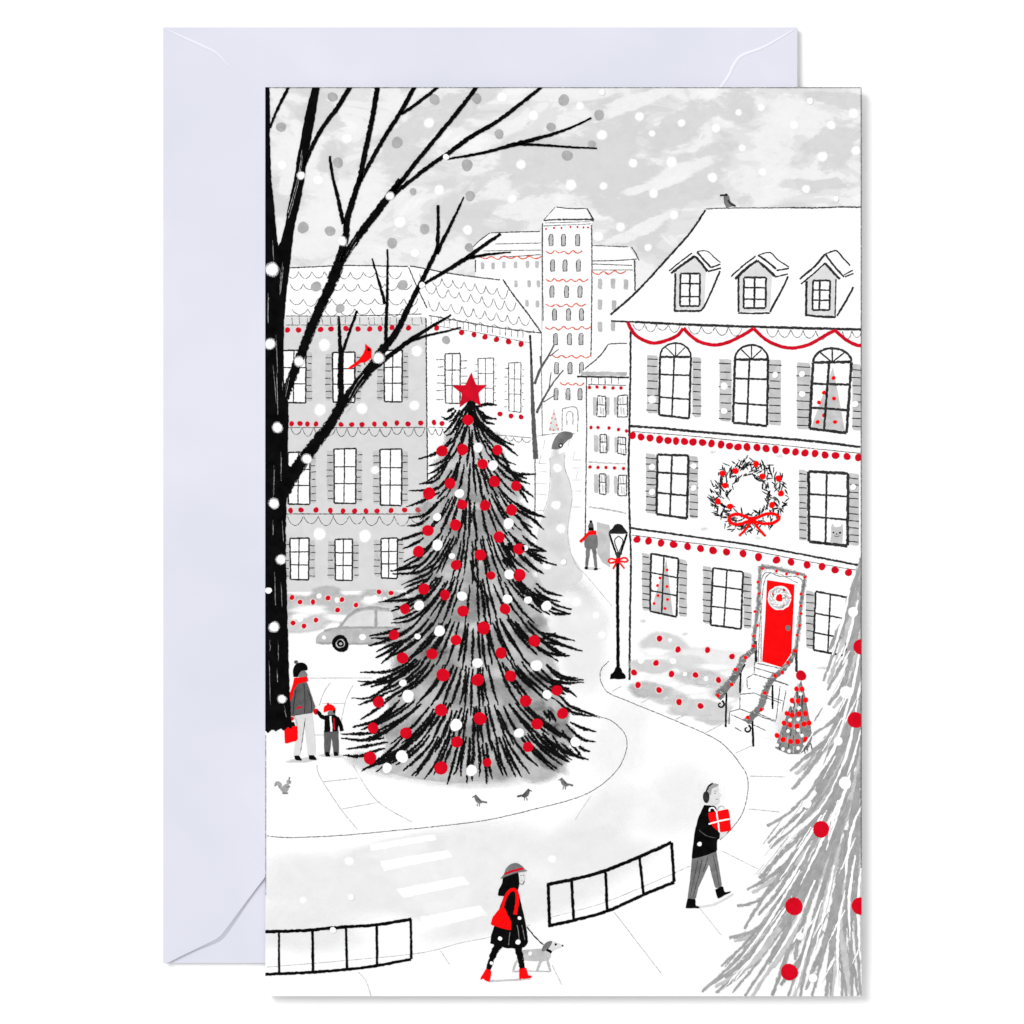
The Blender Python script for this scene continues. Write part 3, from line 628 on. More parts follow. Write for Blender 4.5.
a.stroke([(751, 521), (745, 530), (739, 536)], 2.2, 'bred'); a.stroke([(753, 521), (759, 529), (765.5, 536.5)], 2.2, 'bred'); a.fill([(748, 517), (756, 517), (756, 524), (748, 523)], 'bred')
a.build('wreath_bow', th)
# door
a = Art(9)
a.stroke([(758, 664), (760, 620), (763, 575), (780, 576.5), (802, 580.5), (799, 620), (797, 655)], .9, 'pencil'); a.stroke([(761, 662), (765.5, 577.5), (798, 583)], .8, 'pencil'); 
a.fill([(767, 580), (780, 582), (794.5, 584.5), (793, 620), (791.5, 653), (782, 667.5), (762, 661.5), (765, 620)], 'bred')
for r_, m_, w_ in ((7.8, 'white', 7.6), (7.8, 'g200', 5.4)): a.stroke([(779.5 + r_ * math.cos(k * .5236), 598 + r_ * 1.02 * math.sin(k * .5236)) for k in range(13)], w_, m_, jit=.8)
for k in range(26):
    t_ = k * .2417 * 2; r0 = R.uniform(5, 8.5); a.stroke([(779.5 + r0 * math.cos(t_), 598 + r0 * math.sin(t_)), (779.5 + (r0 + 2) * math.cos(t_ + .35), 598 + (r0 + 2) * math.sin(t_ + .35))], 1.0, R.choice(['white', 'white', 'pencil']), .6)
a.dot(788, 628, 2.6, 'g120'); a.dot(784, 590, 1.3, 'red'); a.dot(772, 594, 1.2, 'bred')
a.build('door', th, 'bright red front door with a pale wreath')
a = Art(10)
for p in ([(761, 566), (775, 568), (790, 572), (805, 575)], [(760, 566), (758.5, 600), (755, 630), (753.5, 652)], [(805, 575), (801, 605), (799, 630), (795.5, 652)]):
    a.stroke(p, 4.6, 'g190', jit=.8)
    a.stroke(p, 2.6, 'g150t', jit=.9)
for x, y in ((762.5, 568.5), (776.5, 571), (786.5, 574), (797.5, 574), (805, 577), (758, 582), (759, 593.5), (755, 611.5), (757.5, 625.5), (753.5, 636), (801, 594), (801, 606), (801, 613.5), (799.5, 625.5), (797, 635)): a.dot(x, y, 1.5, 'bred')
a.build('door_garland', th)
# shrubs in front
def shrub(name, blobs, whites, berries, label=None, level=12, spots=()):
    a = Art(level)
    for x, y, rx, ry, m, c in blobs: a.blob(x, y, rx, ry, m, 0, .32, cov=c * .95, wob=.1)
    for x, y, rx, ry in whites: a.blob(x, y, rx, ry, 'snow', 0, .5, cov=1)
    for x, y, r in spots: a.dot(x, y, r, 'white')
    o = a.build(name, card, label)
    beads(o, berries, 2.3 if level == 12 else 2.8, 'red', level + 1, 'berries', halo=True)
    return o
shrub('shrub', [(350, 608, 84, 17, 'w205', 1), (326, 596, 22, 10, 'w180', .9), (382, 597, 24, 9, 'w180', .9), (300, 606, 34, 12, 'w180', .8), (300, 624, 36, 9, 'w205', 1), (345, 604, 20, 12, 'w180', .7)],
      [(310, 610, 26, 5.5), (340, 618, 20, 5), (372, 600, 14, 5), (300, 616, 12, 4)], [(292, 597.5), (300, 602), (313, 602), (328, 598), (342, 599.6), (356, 605), (337.6, 610), (293, 623), (304, 626), (316, 620), (379, 592), (391, 593)], 'snowy grey shrubs with red berries under the grey house windows', 12,
      [(319, 596, 2.6), (337, 600, 2.6), (300, 619, 3), (366, 599, 2), (375, 597, 2.2), (385, 599, 2)])
shrub('shrub', [(664, 644, 26, 13, 'w205', 1), (710, 660, 50, 14, 'w240', 1), (652, 666, 24, 9, 'w205', 1), (690, 664, 22, 11, 'w205', .7), (700, 678, 32, 9, 'w180', .6), (650, 690, 24, 10, 'w180', .9), (670, 697, 24, 9, 'w180', .6), (700, 708, 34, 11, 'w205', 1), (712, 718, 20, 8, 'w205', .7), (728, 690, 18, 16, 'w205', .8)],
      [(655, 652, 20, 5), (660, 679, 24, 5), (690, 690, 30, 6.5), (715, 667, 20, 4), (725, 700, 14, 4)],
      [(659.5, 638.5), (678, 649.5), (707.5, 650), (732, 656.5), (656, 663), (634, 672.5), (671.5, 674), (695.5, 675), (718.5, 680), (638, 685), (659, 690), (679, 702), (700.5, 706)], 'snowy grey shrubs with red berries beside the townhouse steps', 12.2,
      [(670, 640, 2), (641, 660.5, 3.2), (673, 661, 3.2), (685, 674, 2.2), (706, 678.5, 2.4), (666, 698, 2)])
# steps
a = Art(14)
a.fill([(757, 662), (783, 669), (800, 673), (792, 700), (780, 740), (765, 738), (745, 728), (729, 714), (738, 700), (746, 680)], 'white')
for pts in [[(754, 662.5), (783, 669)], [(754, 667.5), (775, 673.5)], [(747, 678), (753.5, 674)], [(753.5, 674), (789, 685.5)], [(747, 678), (747.3, 688.5)], [(747, 688.5), (751, 689)], [(740, 694.5), (754, 693)], [(754, 693), (781, 703)],
            [(740, 695), (739.7, 709)], [(730, 711.5), (740, 709)], [(740, 709), (776, 722)], [(729.5, 712), (729, 724)], [(731, 714.5), (766, 730.5)], [(780, 686), (778, 704), (776, 720)], [(735, 727.5), (741, 731)], [(768, 678), (788, 684.5)], [(765, 695), (783, 701)], [(757, 713), (776, 721)], [(754.5, 663), (754, 673)], [(786, 690), (782, 712)]]:
    a.stroke(pts, 1.1, 'pencil', jit=.15, sm=False)
a.blob(784, 722, 9, 24, 'w205', .35, .5, cov=.55)
a.build('front_steps', card)
def railing(g, w0, w1, posts, rail, curl, dots, label):
    a = Art(15)
    for p, w in posts: a.stroke(p, w, 'char' if w > 2 else 'black', jit=.15)
    if rail: a.stroke(rail, 1.7, 'black')
    cx, cy = curl
    a.stroke([(cx + 4.2 * (1 - k / 14) * math.cos(-1.2 + k * .62), cy + 4.2 * (1 - k / 14) * math.sin(-1.2 + k * .62)) for k in range(11)], 1.9, 'black', 1.2, jit=.1)
    o = a.build('stair_railing', card, label)
    a = Art(16); a.stroke(g, w0, 'g150t', w1, jit=1.2); a.stroke([(x + .6, y + .4) for x, y in g], w0 * .7, 'g120', w1 * .7, jit=1.2)
    for k in range(26):
        i = R.randrange(len(g) - 1); x, y = lerp(g[i], g[i + 1], R.random()); a.stroke([(x - 1.5, y - R.uniform(-2, 3)), (x + 1.5, y + R.uniform(-3, 2))], .9, R.choice(['pencil', 'g190']))
    for x, y in dots: a.dot(x, y, 1.9, 'bred')
    a.build('railing_garland', o)
railing([(754, 644), (752, 651), (744, 658), (737, 671), (728, 685), (717, 697)], 4.5, 9, [([(755.5, 641), (756, 662)], 2.4), ([(740.5, 672), (740, 693)], 1.7), ([(726.5, 693), (725.6, 727.5)], 1.7)], [(745, 664), (739, 674), (728, 689), (720, 699)], (720.5, 704.5),
        [(753.5, 646), (745.5, 657.5), (735.5, 669.5), (731.5, 684.5), (718, 695.5)], 'garlanded stair railing on the left of the steps')
railing([(795, 648), (793, 656), (784, 668), (774, 677), (766, 689), (762, 704), (754, 714), (746, 722)], 4, 8, [([(796, 650), (796.5, 672)], 2.4), ([(772.5, 685), (772.5, 709)], 1.7), ([(752.5, 719), (753.2, 746.5)], 1.8)], [(762, 706), (756, 716)], (747, 729),
        [(795, 651), (788, 662.5), (782.4, 672.5), (775, 675.6), (764.8, 693), (761, 709.6), (747.7, 717.5)], 'garlanded stair railing on the right of the steps')
# little tree by the steps
a = Art(15)
a.fill([(801, 680), (805, 695), (810, 722), (812, 738), (809, 747), (800, 754), (788, 754), (775, 748), (781, 730), (790, 706)], 'g150t')
a.blob(795, 735, 16, 18, 'w150', 0, .4, cov=.8)
for k in range(60):
    y = R.uniform(686, 750); h = (y - 680) / 70; x = 800 - 6 * h + R.uniform(-1, 1) * 17 * h; a.stroke([(x, y - 3), (x + (x - 797) * .15, y + 4)], 1.1, R.choice(['line', 'pencil', 'g190']))
st = a.build('small_tree', card, 'small grey tree strung with red beads by the steps')
beads(st, [(796.5, 689), (802, 689), (792, 700.5), (798, 701), (805.5, 700), (787, 713.5), (792, 715), (799, 714), (805.5, 713.5), (784, 723), (790, 725), (797, 726), (804, 724), (809, 723), (777, 735.5), (783, 739.5), (790.5, 741.5), (797.5, 741.5), (805.5, 739.5)], 2.5, 'bred', 17)
a = Art(16); a.dot(801, 675.5, 5, 'red'); a.build('topper', st)
a = Art(16)
for x, y in ((800.5, 694), (792, 705), (799, 708), (790, 720), (798, 719.5), (788, 731), (802, 735.5), (798, 730), (783, 749), (789, 751), (798, 748), (805, 744), (777, 745)): a.dot(x, y, 1.8, 'white')
a.build('snow_spots', st)

# ---------- street lamp
a = Art(14)
a.fill([(608.3, 533.8), (609, 530.5), (613, 528), (614, 525), (617, 523.5), (621, 524), (624, 527.5), (626, 530.5), (628.6, 533.8)], 'char', jit=.2)
a.stroke([(617.8, 556), (617.5, 600), (618, 640), (618, 667)], 3.0, 'black', jit=.2)
a.fill([(609.8, 679), (610.5, 674), (614, 672.5), (615.5, 667), (620.5, 667), (622.3, 672), (625.6, 674.5), (626, 679)], 'black', jit=.25)
for p, w in (([(609.5, 534), (613, 545), (617, 556)], 1.7), ([(626.8, 534), (623, 546), (619.5, 556)], 1.7), ([(618.5, 536), (614.5, 541), (618, 552)], .8), ([(618.5, 536), (623, 541), (618.5, 553)], .8), ([(615, 553.5), (622, 553.5)], 1.6)):
    a.stroke(p, w, 'black', jit=.15)
a.fill([(615.5, 552), (621.5, 552), (620, 558), (616.5, 558)], 'char')
lamp = a.build('street_lamp', card, 'black street lamp tied with a red bow')
a = Art(15)
for p in ([(618, 560.5), (611, 558.5), (608, 561), (611, 563), (618, 560.5)], [(618, 560.5), (624, 557.5), (628, 560), (625, 562), (618, 560.5)], [(617, 561), (613, 569)], [(618, 561), (624.5, 568.5)]): a.stroke(p, 1.5, 'bred', jit=.1)
a.fill([(616, 558), (620, 558), (620, 563), (616, 563)], 'bred')
a.build('bow', lamp)

# ---------- left car
a = Art(14)
a.fill(smooth([(316, 643.5), (316.5, 637), (322, 632), (332, 628.5), (340, 626), (346, 618), (353, 612), (362, 609), (376, 608), (390, 610), (400, 616), (402, 640), (396, 643.5), (350, 643.8)], 3), 'w180')
a.fill(smooth([(342, 627), (348, 619), (357, 613), (366, 611), (374, 611), (374, 627)], 3), 'g223'); a.fill([(377.5, 611), (392, 612), (396, 627), (377.5, 627)], 'g223')
a.fill(smooth([(316, 643.5), (316.5, 637), (322, 632), (335, 628), (360, 628), (400, 628), (400, 643)], 2), 'w180')
for p, w in (([(338, 629), (345, 619.5), (351, 614), (358, 610), (369, 608), (380, 608), (389, 610)], 3), ([(376, 609), (376.3, 627)], 3.4), ([(324, 631.5), (340, 628), (396, 627.5)], 2.4), ([(318, 643), (360, 643.5), (398, 643)], 2)): a.stroke(p, w, 'g160', jit=.3)
a.dot(324, 637.5, 2, 'white'); a.dot(362.6, 637, 3.2, 'white')
car = a.build('car', card, 'grey car parked behind the big Christmas tree')
a = Art(15); a.dot(340.4, 643.5, 8.3, 'black'); a.dot(340.4, 643.5, 4.6, 'g190'); a.dot(340.4, 643.5, 3.5, 'black'); a.dot(340.7, 643.7, 1.5, 'g190')
a.build('wheel', car)

# ---------- the big Christmas tree
HW = [(400, 2), (415, 12), (430, 24), (450, 36), (475, 46), (500, 58), (525, 64), (550, 71), (575, 76), (600, 86), (640, 98), (680, 106), (720, 116), (750, 118), (790, 108)]
def hw(y):
    for (a0, b0), (a1, b1) in zip(HW, HW[1:]):
        if y <= a1: return b0 + (b1 - b0) * max(0, (y - a0)) / (a1 - a0)
    return HW[-1][1]
def cxt(y): return 471 if y < 450 else 471 + min(4, (y - 450) / 30)
def ybot(x): return 787 - ((x - 455) / 120) ** 2 * 22
a = Art(15)
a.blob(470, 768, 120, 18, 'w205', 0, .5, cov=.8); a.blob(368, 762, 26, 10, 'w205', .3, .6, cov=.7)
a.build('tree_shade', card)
a = Art(16)
L_, R_ = [], []
for y in range(402, 760, 9):
    L_.append((cxt(y) - hw(y) * .72 + R.uniform(-5, 5), y)); R_.append((cxt(y) + hw(y) * .72 + R.uniform(-3, 3), y))
base = [(375, 768), (410, 778), (455, 783), (500, 779), (545, 768), (570, 758)]
pol = L_ + base + R_[::-1]
a.fill(pol, 'g190')
for y in range(470, 780, 12):
    for k in range(3):
        x = cxt(y) + R.uniform(-.65, .65) * hw(y); a.blob(x, y, R.uniform(12, 24), R.uniform(9, 17), R.choice(['w150', 'w150', 'w150', 'w180']), R.uniform(-.3, .3), .55, cov=R.uniform(.5, .95))
for y in range(440, 770, 14):
    for sd in (-1, 1): a.blob(cxt(y) + sd * hw(y) * .66, y, 8 + hw(y) * .10, 11, 'w180', sd * .5, .6, cov=.9)
for y in (462, 502, 543, 585, 627, 669, 711, 744):
    for k in range(5): a.blob(cxt(y) + R.uniform(-.7, .7) * hw(y), y + R.uniform(-5, 5), R.uniform(10, 24), 6, 'w225', 0, .6, cov=.6)
for (x, y, rx, ry) in ((430, 660, 30, 20), (440, 672, 22, 16), (455, 610, 30, 20), (478, 600, 20, 20), (495, 490, 12, 14), (560, 725, 12, 22), (565, 735, 12, 12), (530, 680, 20, 20), (400, 720, 26, 20)): a.blob(x, y, rx, ry, 'w150', 0, .5)
tree = a.build('christmas_tree', card, 'tall dark Christmas tree hung with red and white baubles')
# needle strokes
a = Art(17)
def frond(y, L, t, w):
    pts = []; n = 7; a_ = abs(t); ph = R.uniform(-1, 1)
    for i in range(n + 1):
        q = i / n; yy = y + L * (q - .34 * a_ ** 1.7 * q * q)
        tt = t * (.60 + .40 * q ** 1.1)
        pts.append((cxt(yy) + tt * hw(min(yy, 745)) + math.copysign(a_ ** 2.6 * 13 * q * q, t) + 1.5 * ph * math.sin(q * 3.1) + R.uniform(-.4, .4), yy))
    pts = [p for p in pts if p[1] <= ybot(p[0])]
    if len(pts) > 1: a.stroke(pts, w * .5, 'dry', w * .35, w * 1.1, jit=.5, step=2.2)
rows = [(403, 32), (428, 40), (462, 44), (500, 46), (541, 48), (583, 48), (625, 48), (667, 48), (709, 44), (741, 46)]
for r_, (y0, L) in enumerate(rows):
    h = hw(min(y0 + L * .8, 745)); n = max(5, int(2 * h / 6.8))
    for i in range(n):
        t_ = -1 + 2 * (i + .5 + (r_ % 2) * .4) / n; t_ = max(-.96, min(.96, t_ + R.uniform(-.02, .02)))
        if R.random() < .05 or (abs(t_) > .84 and R.random() < .3): continue
        frond(y0 + R.uniform(-4, 4) - 7 * abs(t_), L * R.uniform(.78, 1.04), t_, R.uniform(2.8, 4.2) + (.4 if y0 > 600 else 0))
# hand-drawn tips on both sides
tips = """454 408 447 412|456 410 448 419 441 416|460 410 452 424 444 433|463 412 454 430 446 436|474 408 486 404 497 405|476 408 484 417 497 419|478 412 486 422 495 424|474 415 482 430 490 428
452 438 438 452 418 459|456 440 444 460 428 466|450 455 440 468 428 474|446 466 436 480 419 484|452 470 438 488 408 491|440 492 425 500 406 507|445 496 430 510 420 520|438 505 425 515 408 518
487 430 500 441 518 456|484 440 497 456 516 465|500 450 510 470 512 472|505 470 515 474 536 474|508 470 520 480 530 484|512 474 522 488 534 497|515 484 524 496 528 503|516 503 530 512 544 517
430 516 420 524 406 526|428 530 415 535 396 541|424 538 412 545 402 549|432 552 420 565 390 571|440 560 420 572 392 574|440 565 425 575 401 585|430 578 418 582 404 588|430 596 405 600 378 602|420 600 408 606 394 607
424 606 410 615 392 620|430 606 410 620 391 623|400 628 385 633 369 636|405 634 390 638 371 638|404 640 388 646 376 652|400 640 390 650 375 658|404 642 392 654 381 664
519 508 530 513 546 517|521 511 533 520 544 530|517 514 526 528 538 540|522 535 533 545 545 550|526 549 535 550 547 551|527 551 536 558 543 564|524 556 532 566 544 574|536 583 547 592 563 596|534 588 545 597 560 602|530 596 540 607 550 615|549 610 557 614 571 613|537 632 548 634 575 641|528 640 540 640 556 633
415 655 402 666 385 672 360 672|418 660 400 676 380 682 357 681|412 664 375 695 351 698|392 690 372 700 358 705|395 695 375 710 360 720|400 700 380 718 362 726|396 706 378 722 364 728
380 732 360 734 340 734|384 738 362 740 341 738|388 742 365 746 346 749|385 748 372 752 357 757|372 752 360 756 343 755|405 735 385 755 361 772|412 742 392 760 376 772|398 724 380 735 368 742
540 640 556 652 568 656|545 642 560 645 560 645|540 648 552 654 570 656|546 665 560 678 584 680|546 664 562 676 578 678|540 668 552 680 568 683 584 682|556 683 568 690 577 697|560 696 572 707 600 718|556 700 572 712 592 716|570 722 582 728 597 732|566 724 580 738 596 742|577 745 584 750 591 751|562 730 575 748 583 760|552 735 565 755 572 760|548 740 560 756 568 762|540 738 556 752 566 758|580 752 575 755 560 742|535 748 545 760 549 763|470 560 476 580 490 600"""
for seg in tips.replace('\n', '|').split('|'):
    q = list(map(float, seg.split())); p = list(zip(q[::2], q[1::2])); a.stroke(p, 1.8, 'dry', .9, 3.9, jit=.5, step=2.2)
a.stroke([(471, 402), (470, 412), (471, 420)], 5, 'black'); a.stroke([(471, 402), (462, 420), (455, 436)], 2.4, 'dry'); a.stroke([(472, 402), (478, 420), (488, 434)], 2.6, 'dry')
for x, y in ((507, 560), (521, 583), (512, 545), (548, 712), (556, 684)):
    for k in range(7): a.stroke([(x + R.uniform(-7, 5), y + R.uniform(-5, 3)), (x + R.uniform(-2, 10), y + R.uniform(5, 12))], 2.6, 'dry', 1.2)
a.build('needles', tree)
a = Art(18); a.fill([(471.3, 372.3), (476, 385), (487.3, 384.8), (478.2, 393), (481, 406.5), (470.8, 399.5), (459.3, 407.5), (462, 393.5), (452, 385.8), (465.3, 385)], 'dkred', jit=.15); a.build('star', tree)
reds = [(468, 420, 5.2), (442, 451, 5.5), (462.5, 449.5, 5.5), (497.5, 450, 5), (482.5, 464, 5), (450, 483.5, 5.3), (429, 493.5, 6), (494.5, 481.5, 5.5), (516, 486, 5), (462, 504.5, 5), (485, 505.5, 5.2), (511.5, 510, 5.4), (455.5, 525, 5.5), (428, 530.5, 5.5), (418.5, 551.5, 5.5),
        (456, 565, 5), (424, 589, 5.5), (445, 595, 5), (405, 609, 5), (463, 611, 5.5), (394, 635, 5), (456, 640, 5.2), (499, 537, 5.5), (480.5, 555, 5.5), (519, 549, 5.5), (519.5, 575, 6), (491, 575.5, 4.2), (505, 609, 5.2), (483.5, 628, 6.3), (534.5, 641, 5.7), (402.5, 658, 5.6), (432, 654, 5.4), (443, 675, 6.3),
        (378.5, 702, 5.4), (373, 728, 5.2), (441, 710, 6), (406, 733, 5.7), (457, 742, 5.5), (370, 758, 6.2), (441, 768, 6.5), (477.7, 680, 6), (501, 653, 5.5), (510.5, 676, 5.5), (525.5, 701, 5.6), (557, 690.5, 5.2), (562.5, 713.5, 5.4), (537, 724, 5.5), (480, 718.5, 6.2), (528, 747, 5), (487, 762.5, 4.3)]
whites = [(478, 447.5, 4.8), (493, 465.5, 4.8), (459.5, 493.5, 4.5), (437.5, 545, 5.3), (462, 596, 4.8), (419, 605.5, 5), (439.5, 631, 5.4), (417.5, 636.5, 3), (508.5, 523.5, 5.2), (525, 548, 3), (509.5, 574.5, 5), (507.5, 599, 4.6), (528, 600, 3.8), (546.5, 606, 5), (408, 696, 6), (402, 756.5, 6), (456, 725, 6), (403, 683, 3.6),
          (387, 768, 4.8), (471.5, 770.5, 5.5), (477.5, 663, 5), (536.5, 665.5, 5.6), (547, 694.5, 4.4), (519, 733, 4.8), (575.5, 742, 5), (437, 517, 4), (452, 556, 3)]
for x, y, r in reds: a = Art(18); a.dot(x, y, r, 'red', wob=.03); a.build('bauble', tree)
for x, y, r in whites: a = Art(18); a.dot(x, y, r, 'white'); a.build('bauble', tree, 'white bauble')

# ---------- people, dog, birds
def part(level, parent, name, fn, label=None):
    a = Art(level); fn(a); return a.build(name, parent, label)
# grown-up with red scarf, holding the child's hand
def f(a):
    a.blob(303, 760, 16, 3, 'w205', -.1, .5)
    a.dot(302.5, 674.5, 4.6, 'g120'); a.dot(316, 711.5, 2.8, 'red'); a.dot(291.5, 717.5, 3, 'red')
pr = part(15, card, 'person', f, 'grown-up in black hat and red scarf holding a red bag and a child\'s hand')
part(16, pr, 'trousers', lambda a: (a.fill([(295, 715), (312, 712.5), (315, 738), (315.5, 755), (308, 755.5), (306, 738), (304.5, 720), (302, 740), (300, 755), (293.5, 754.5), (296, 738)], 'g223', jit=.15), a.stroke([(305.5, 718), (303, 735), (300.5, 752)], .7, 'pencil')))
part(17, pr, 'jacket', lambda a: (a.fill([(298, 682), (307, 682), (311, 694), (315.5, 707), (313, 711), (312, 713), (302, 714.5), (293, 716), (288, 714.5), (288, 704), (292, 693)], 'g90', jit=.15), a.stroke([(304, 684), (305, 700), (304.5, 713)], .8, 'char'), a.stroke([(307.5, 690), (311, 700), (312, 712)], .8, 'char'), a.stroke([(296, 690), (294, 702), (293, 715)], .8, 'char'), a.stroke([(296.5, 708.5), (302, 706.5)], 1.6, 'red')))
part(18, pr, 'hat', lambda a: (a.fill(smooth([(293.5, 677), (293, 670), (296, 664), (302, 662.5), (306.5, 665), (307.2, 670), (301, 671), (297.5, 677)], 3), 'black'), a.dot(296, 662, 1.8, 'g90')))
part(18, pr, 'scarf', lambda a: (a.fill([(294, 678), (307, 676.5), (308.5, 681.5), (298, 683.5), (294, 690), (291.5, 700), (288, 702), (288.5, 696), (292.5, 686)], 'bred', jit=.2)))
part(18, pr, 'boots', lambda a: (a.fill([(294, 755.5), (299, 755.5), (302.5, 761), (295, 760)], 'black', jit=.2), a.fill([(308.5, 755), (314, 755), (317.3, 760), (309, 759.5)], 'black', jit=.2)))
part(18, pr, 'bag', lambda a: (a.stroke([(286, 727), (287.5, 720), (292, 716), (296, 720), (297, 727)], 1.1, 'g190'), a.fill([(287.5, 727), (290, 722), (294, 722), (295.5, 727)], 'black'), a.fill([(284, 727.8), (297.7, 725.7), (297.7, 740.5), (285, 743.8)], 'bred', jit=.3)))
def f(a):
    a.blob(332, 755.5, 14, 2.2, 'w205', 0, .5)
    a.dot(331.5, 713.5, 3.6, 'g120')
ch = part(15, card, 'child', f, 'small child in red hat holding the grown-up\'s hand')
part(16, ch, 'trousers', lambda a: a.fill([(324, 731), (338.5, 730), (338.8, 755), (333.8, 755), (331.5, 737), (329.5, 755), (324.3, 755.5)], 'g90', jit=.2))
part(17, ch, 'jacket', lambda a: (a.fill([(325, 715.5), (336, 714.5), (338.5, 720), (338, 731.5), (324, 732)], 'black', jit=.2), a.stroke([(317.5, 711), (321, 716), (326, 718.5)], 3.6, 'black'), a.stroke([(337, 717), (340, 724), (342, 731)], 3.6, 'black'), a.stroke([(330.5, 716), (331.5, 731.5)], 1.6, 'white'), a.stroke([(333.5, 718), (334.3, 730)], 1.0, 'red')))
part(18, ch, 'hat', lambda a: (a.fill(smooth([(323.6, 712.5), (324, 707), (327.5, 704.5), (331.5, 704.5), (335, 707.5), (335, 710.5), (329.5, 710.5)], 3), 'bred'), a.dot(328, 704, 1.2, 'red'), a.fill([(333, 710), (335.5, 710), (335, 713.5), (333.5, 713)], 'black')))
part(18, ch, 'boots', lambda a: (a.fill([(325.5, 752), (328.5, 752), (330.5, 756.5), (325.5, 756.5)], 'black'), a.fill([(334, 752), (337, 752), (338.7, 755.8), (334, 756)], 'black')))
# walker in the lane
wk = part(14, card, 'person', lambda a: (a.blob(592, 568.5, 9, 1.6, 'w205', 0, .5), a.dot(590.7, 526, 2.6, 'g120')), 'walker in the lane seen from behind in grey coat and red scarf')
part(15, wk, 'trousers', lambda a: (a.stroke([(588.3, 546), (587.5, 557), (586.5, 567.5)], 4.4, 'g120', 2), a.stroke([(593.5, 546), (595, 557), (596, 568)], 4.4, 'g120', 2)))
part(16, wk, 'coat', lambda a: a.fill(smooth([(586, 534), (591, 532), (596, 533.5), (597.5, 540), (597, 548), (591, 549), (584.8, 547.5), (584.5, 541)], 2), 'g120'))
part(17, wk, 'hat', lambda a: (a.fill([(588.3, 530.5), (589, 524), (590.5, 521), (592, 521.5), (593.3, 525), (593.7, 530.5)], 'g90'), a.dot(590.8, 521.5, 1.3, 'black'), a.fill([(588.5, 527.5), (593.6, 527.5), (593.7, 530.6), (588.3, 530.6)], 'black')))
part(18, wk, 'scarf', lambda a: (a.fill([(588, 531), (596, 530.5), (596.5, 534.5), (589, 535)], 'bred'), a.stroke([(589, 533), (584.5, 537.5), (580, 542)], 2.4, 'bred')))
part(18, wk, 'boots', lambda a: (a.dot(586.3, 568, 1.9, 'black', 1.2), a.dot(595.7, 569, 2, 'black', 1.2)))
# woman with the dog
wo = part(15, card, 'person', lambda a: (a.stroke([(490, 981), (512, 980), (530, 978.5)], 1.6, 'g200'), a.fill(smooth([(518, 873), (523, 871.5), (525, 876), (524, 882), (521, 884.5), (518, 882)], 3), 'g223'), a.dot(521, 875.5, .5, 'black'), a.dot(523.5, 875.3, .5, 'black'),
     a.stroke([(519, 883), (522, 884.5), (524.5, 881)], .7, 'line'), a.stroke([(520.5, 881), (523, 880.5)], .6, 'line')), 'woman in a black coat, grey hat and red boots walking a dog')
part(16, wo, 'leggings', lambda a: (a.stroke([(499, 944), (493, 955), (488, 970)], 8.5, 'black', 4.2, jit=.15), a.stroke([(517, 944), (520, 956), (522.5, 970)], 8.5, 'black', 5, jit=.15)))
part(17, wo, 'coat', lambda a: (a.fill([(508, 889), (518, 890), (521, 903), (525, 920), (527, 932), (528, 943), (524, 947.5), (515, 948.3), (505, 948), (498, 945), (490, 943.5), (491.5, 934), (496, 920), (500, 906), (504, 896)], 'black', jit=.2), a.stroke([(517, 925), (519, 936), (519, 945)], .7, 'g120'), a.stroke([(510, 932), (508.5, 945)], .7, 'g120'), a.stroke([(522, 925), (525, 940)], .6, 'g120')))
part(18, wo, 'hair', lambda a: a.fill([(503, 877), (518.5, 872), (519.5, 884), (517, 893), (508, 893), (505.5, 896), (497.5, 895.7), (499, 889), (502, 884)], 'black', jit=.15))
part(19, wo, 'hat', lambda a: (a.fill(smooth([(500, 879), (504, 874), (506, 868.5), (511, 864), (517, 863), (522, 866), (525, 869.5), (527, 871), (516, 873), (506, 876.5)], 3), 'g120'), a.stroke([(504.5, 874), (513, 871), (523.5, 868.5)], 2, 'dkred')))
part(19, wo, 'handbag', lambda a: (a.fill([(501, 907), (505, 908), (508, 915), (511.5, 922), (511, 930.5), (501, 928), (490.5, 924.5), (492.5, 917)], 'bred', jit=.25), a.stroke([(502, 908.5), (504.5, 899), (508.5, 892), (513.5, 889.5), (517, 893), (517, 903), (515, 914.5)], 2.6, 'bred', 3.6), ))
part(18, wo, 'boots', lambda a: (a.fill([(486, 968.5), (491.5, 970.5), (490.5, 978), (489.5, 982), (484, 980), (482.5, 978), (480.5, 980.5), (480, 978.5), (483, 974)], 'bred', jit=.15), a.fill([(519, 969), (526, 967.5), (528, 975), (532.3, 975.5), (531, 978), (523.5, 979), (521.5, 978), (520.8, 980), (519.3, 980)], 'bred', jit=.15)))
part(20, wo, 'leash', lambda a: a.stroke([(527, 927), (535, 937), (543.5, 945)], 1.1, 'char'))
dog = part(15, card, 'dog', lambda a: (a.stroke([(512, 971.5), (530, 971), (550, 971.5)], 1.2, 'faint'), a.fill(smooth([(523, 950), (535, 949), (545, 949), (550, 952), (550, 958), (543, 961), (524, 960), (520, 956)], 3), 'g190'),
     a.stroke([(519, 958), (515, 964), (513, 971)], 1.9, 'g190'), a.stroke([(542, 958), (539, 965), (537, 971)], 2.2, 'g190'), a.stroke([(547, 957), (548.5, 965), (550.5, 971.5)], 2.6, 'g190', 1.4),
     a.fill(smooth([(549, 943), (553, 941.5), (557.5, 943), (562, 944.8), (561, 947), (556, 949), (551, 951), (548, 949)], 3), 'g223'), a.fill(smooth([(541.5, 951), (543, 946), (547, 942), (552, 941), (551, 945), (548, 949), (544, 951.5)], 3), 'g120'), a.dot(555.7, 944.4, 1.2, 'black'), a.dot(562.5, 945.6, .9, 'black'), a.dot(530, 953.5, 2, 'white')), 'small grey dog on a leash')
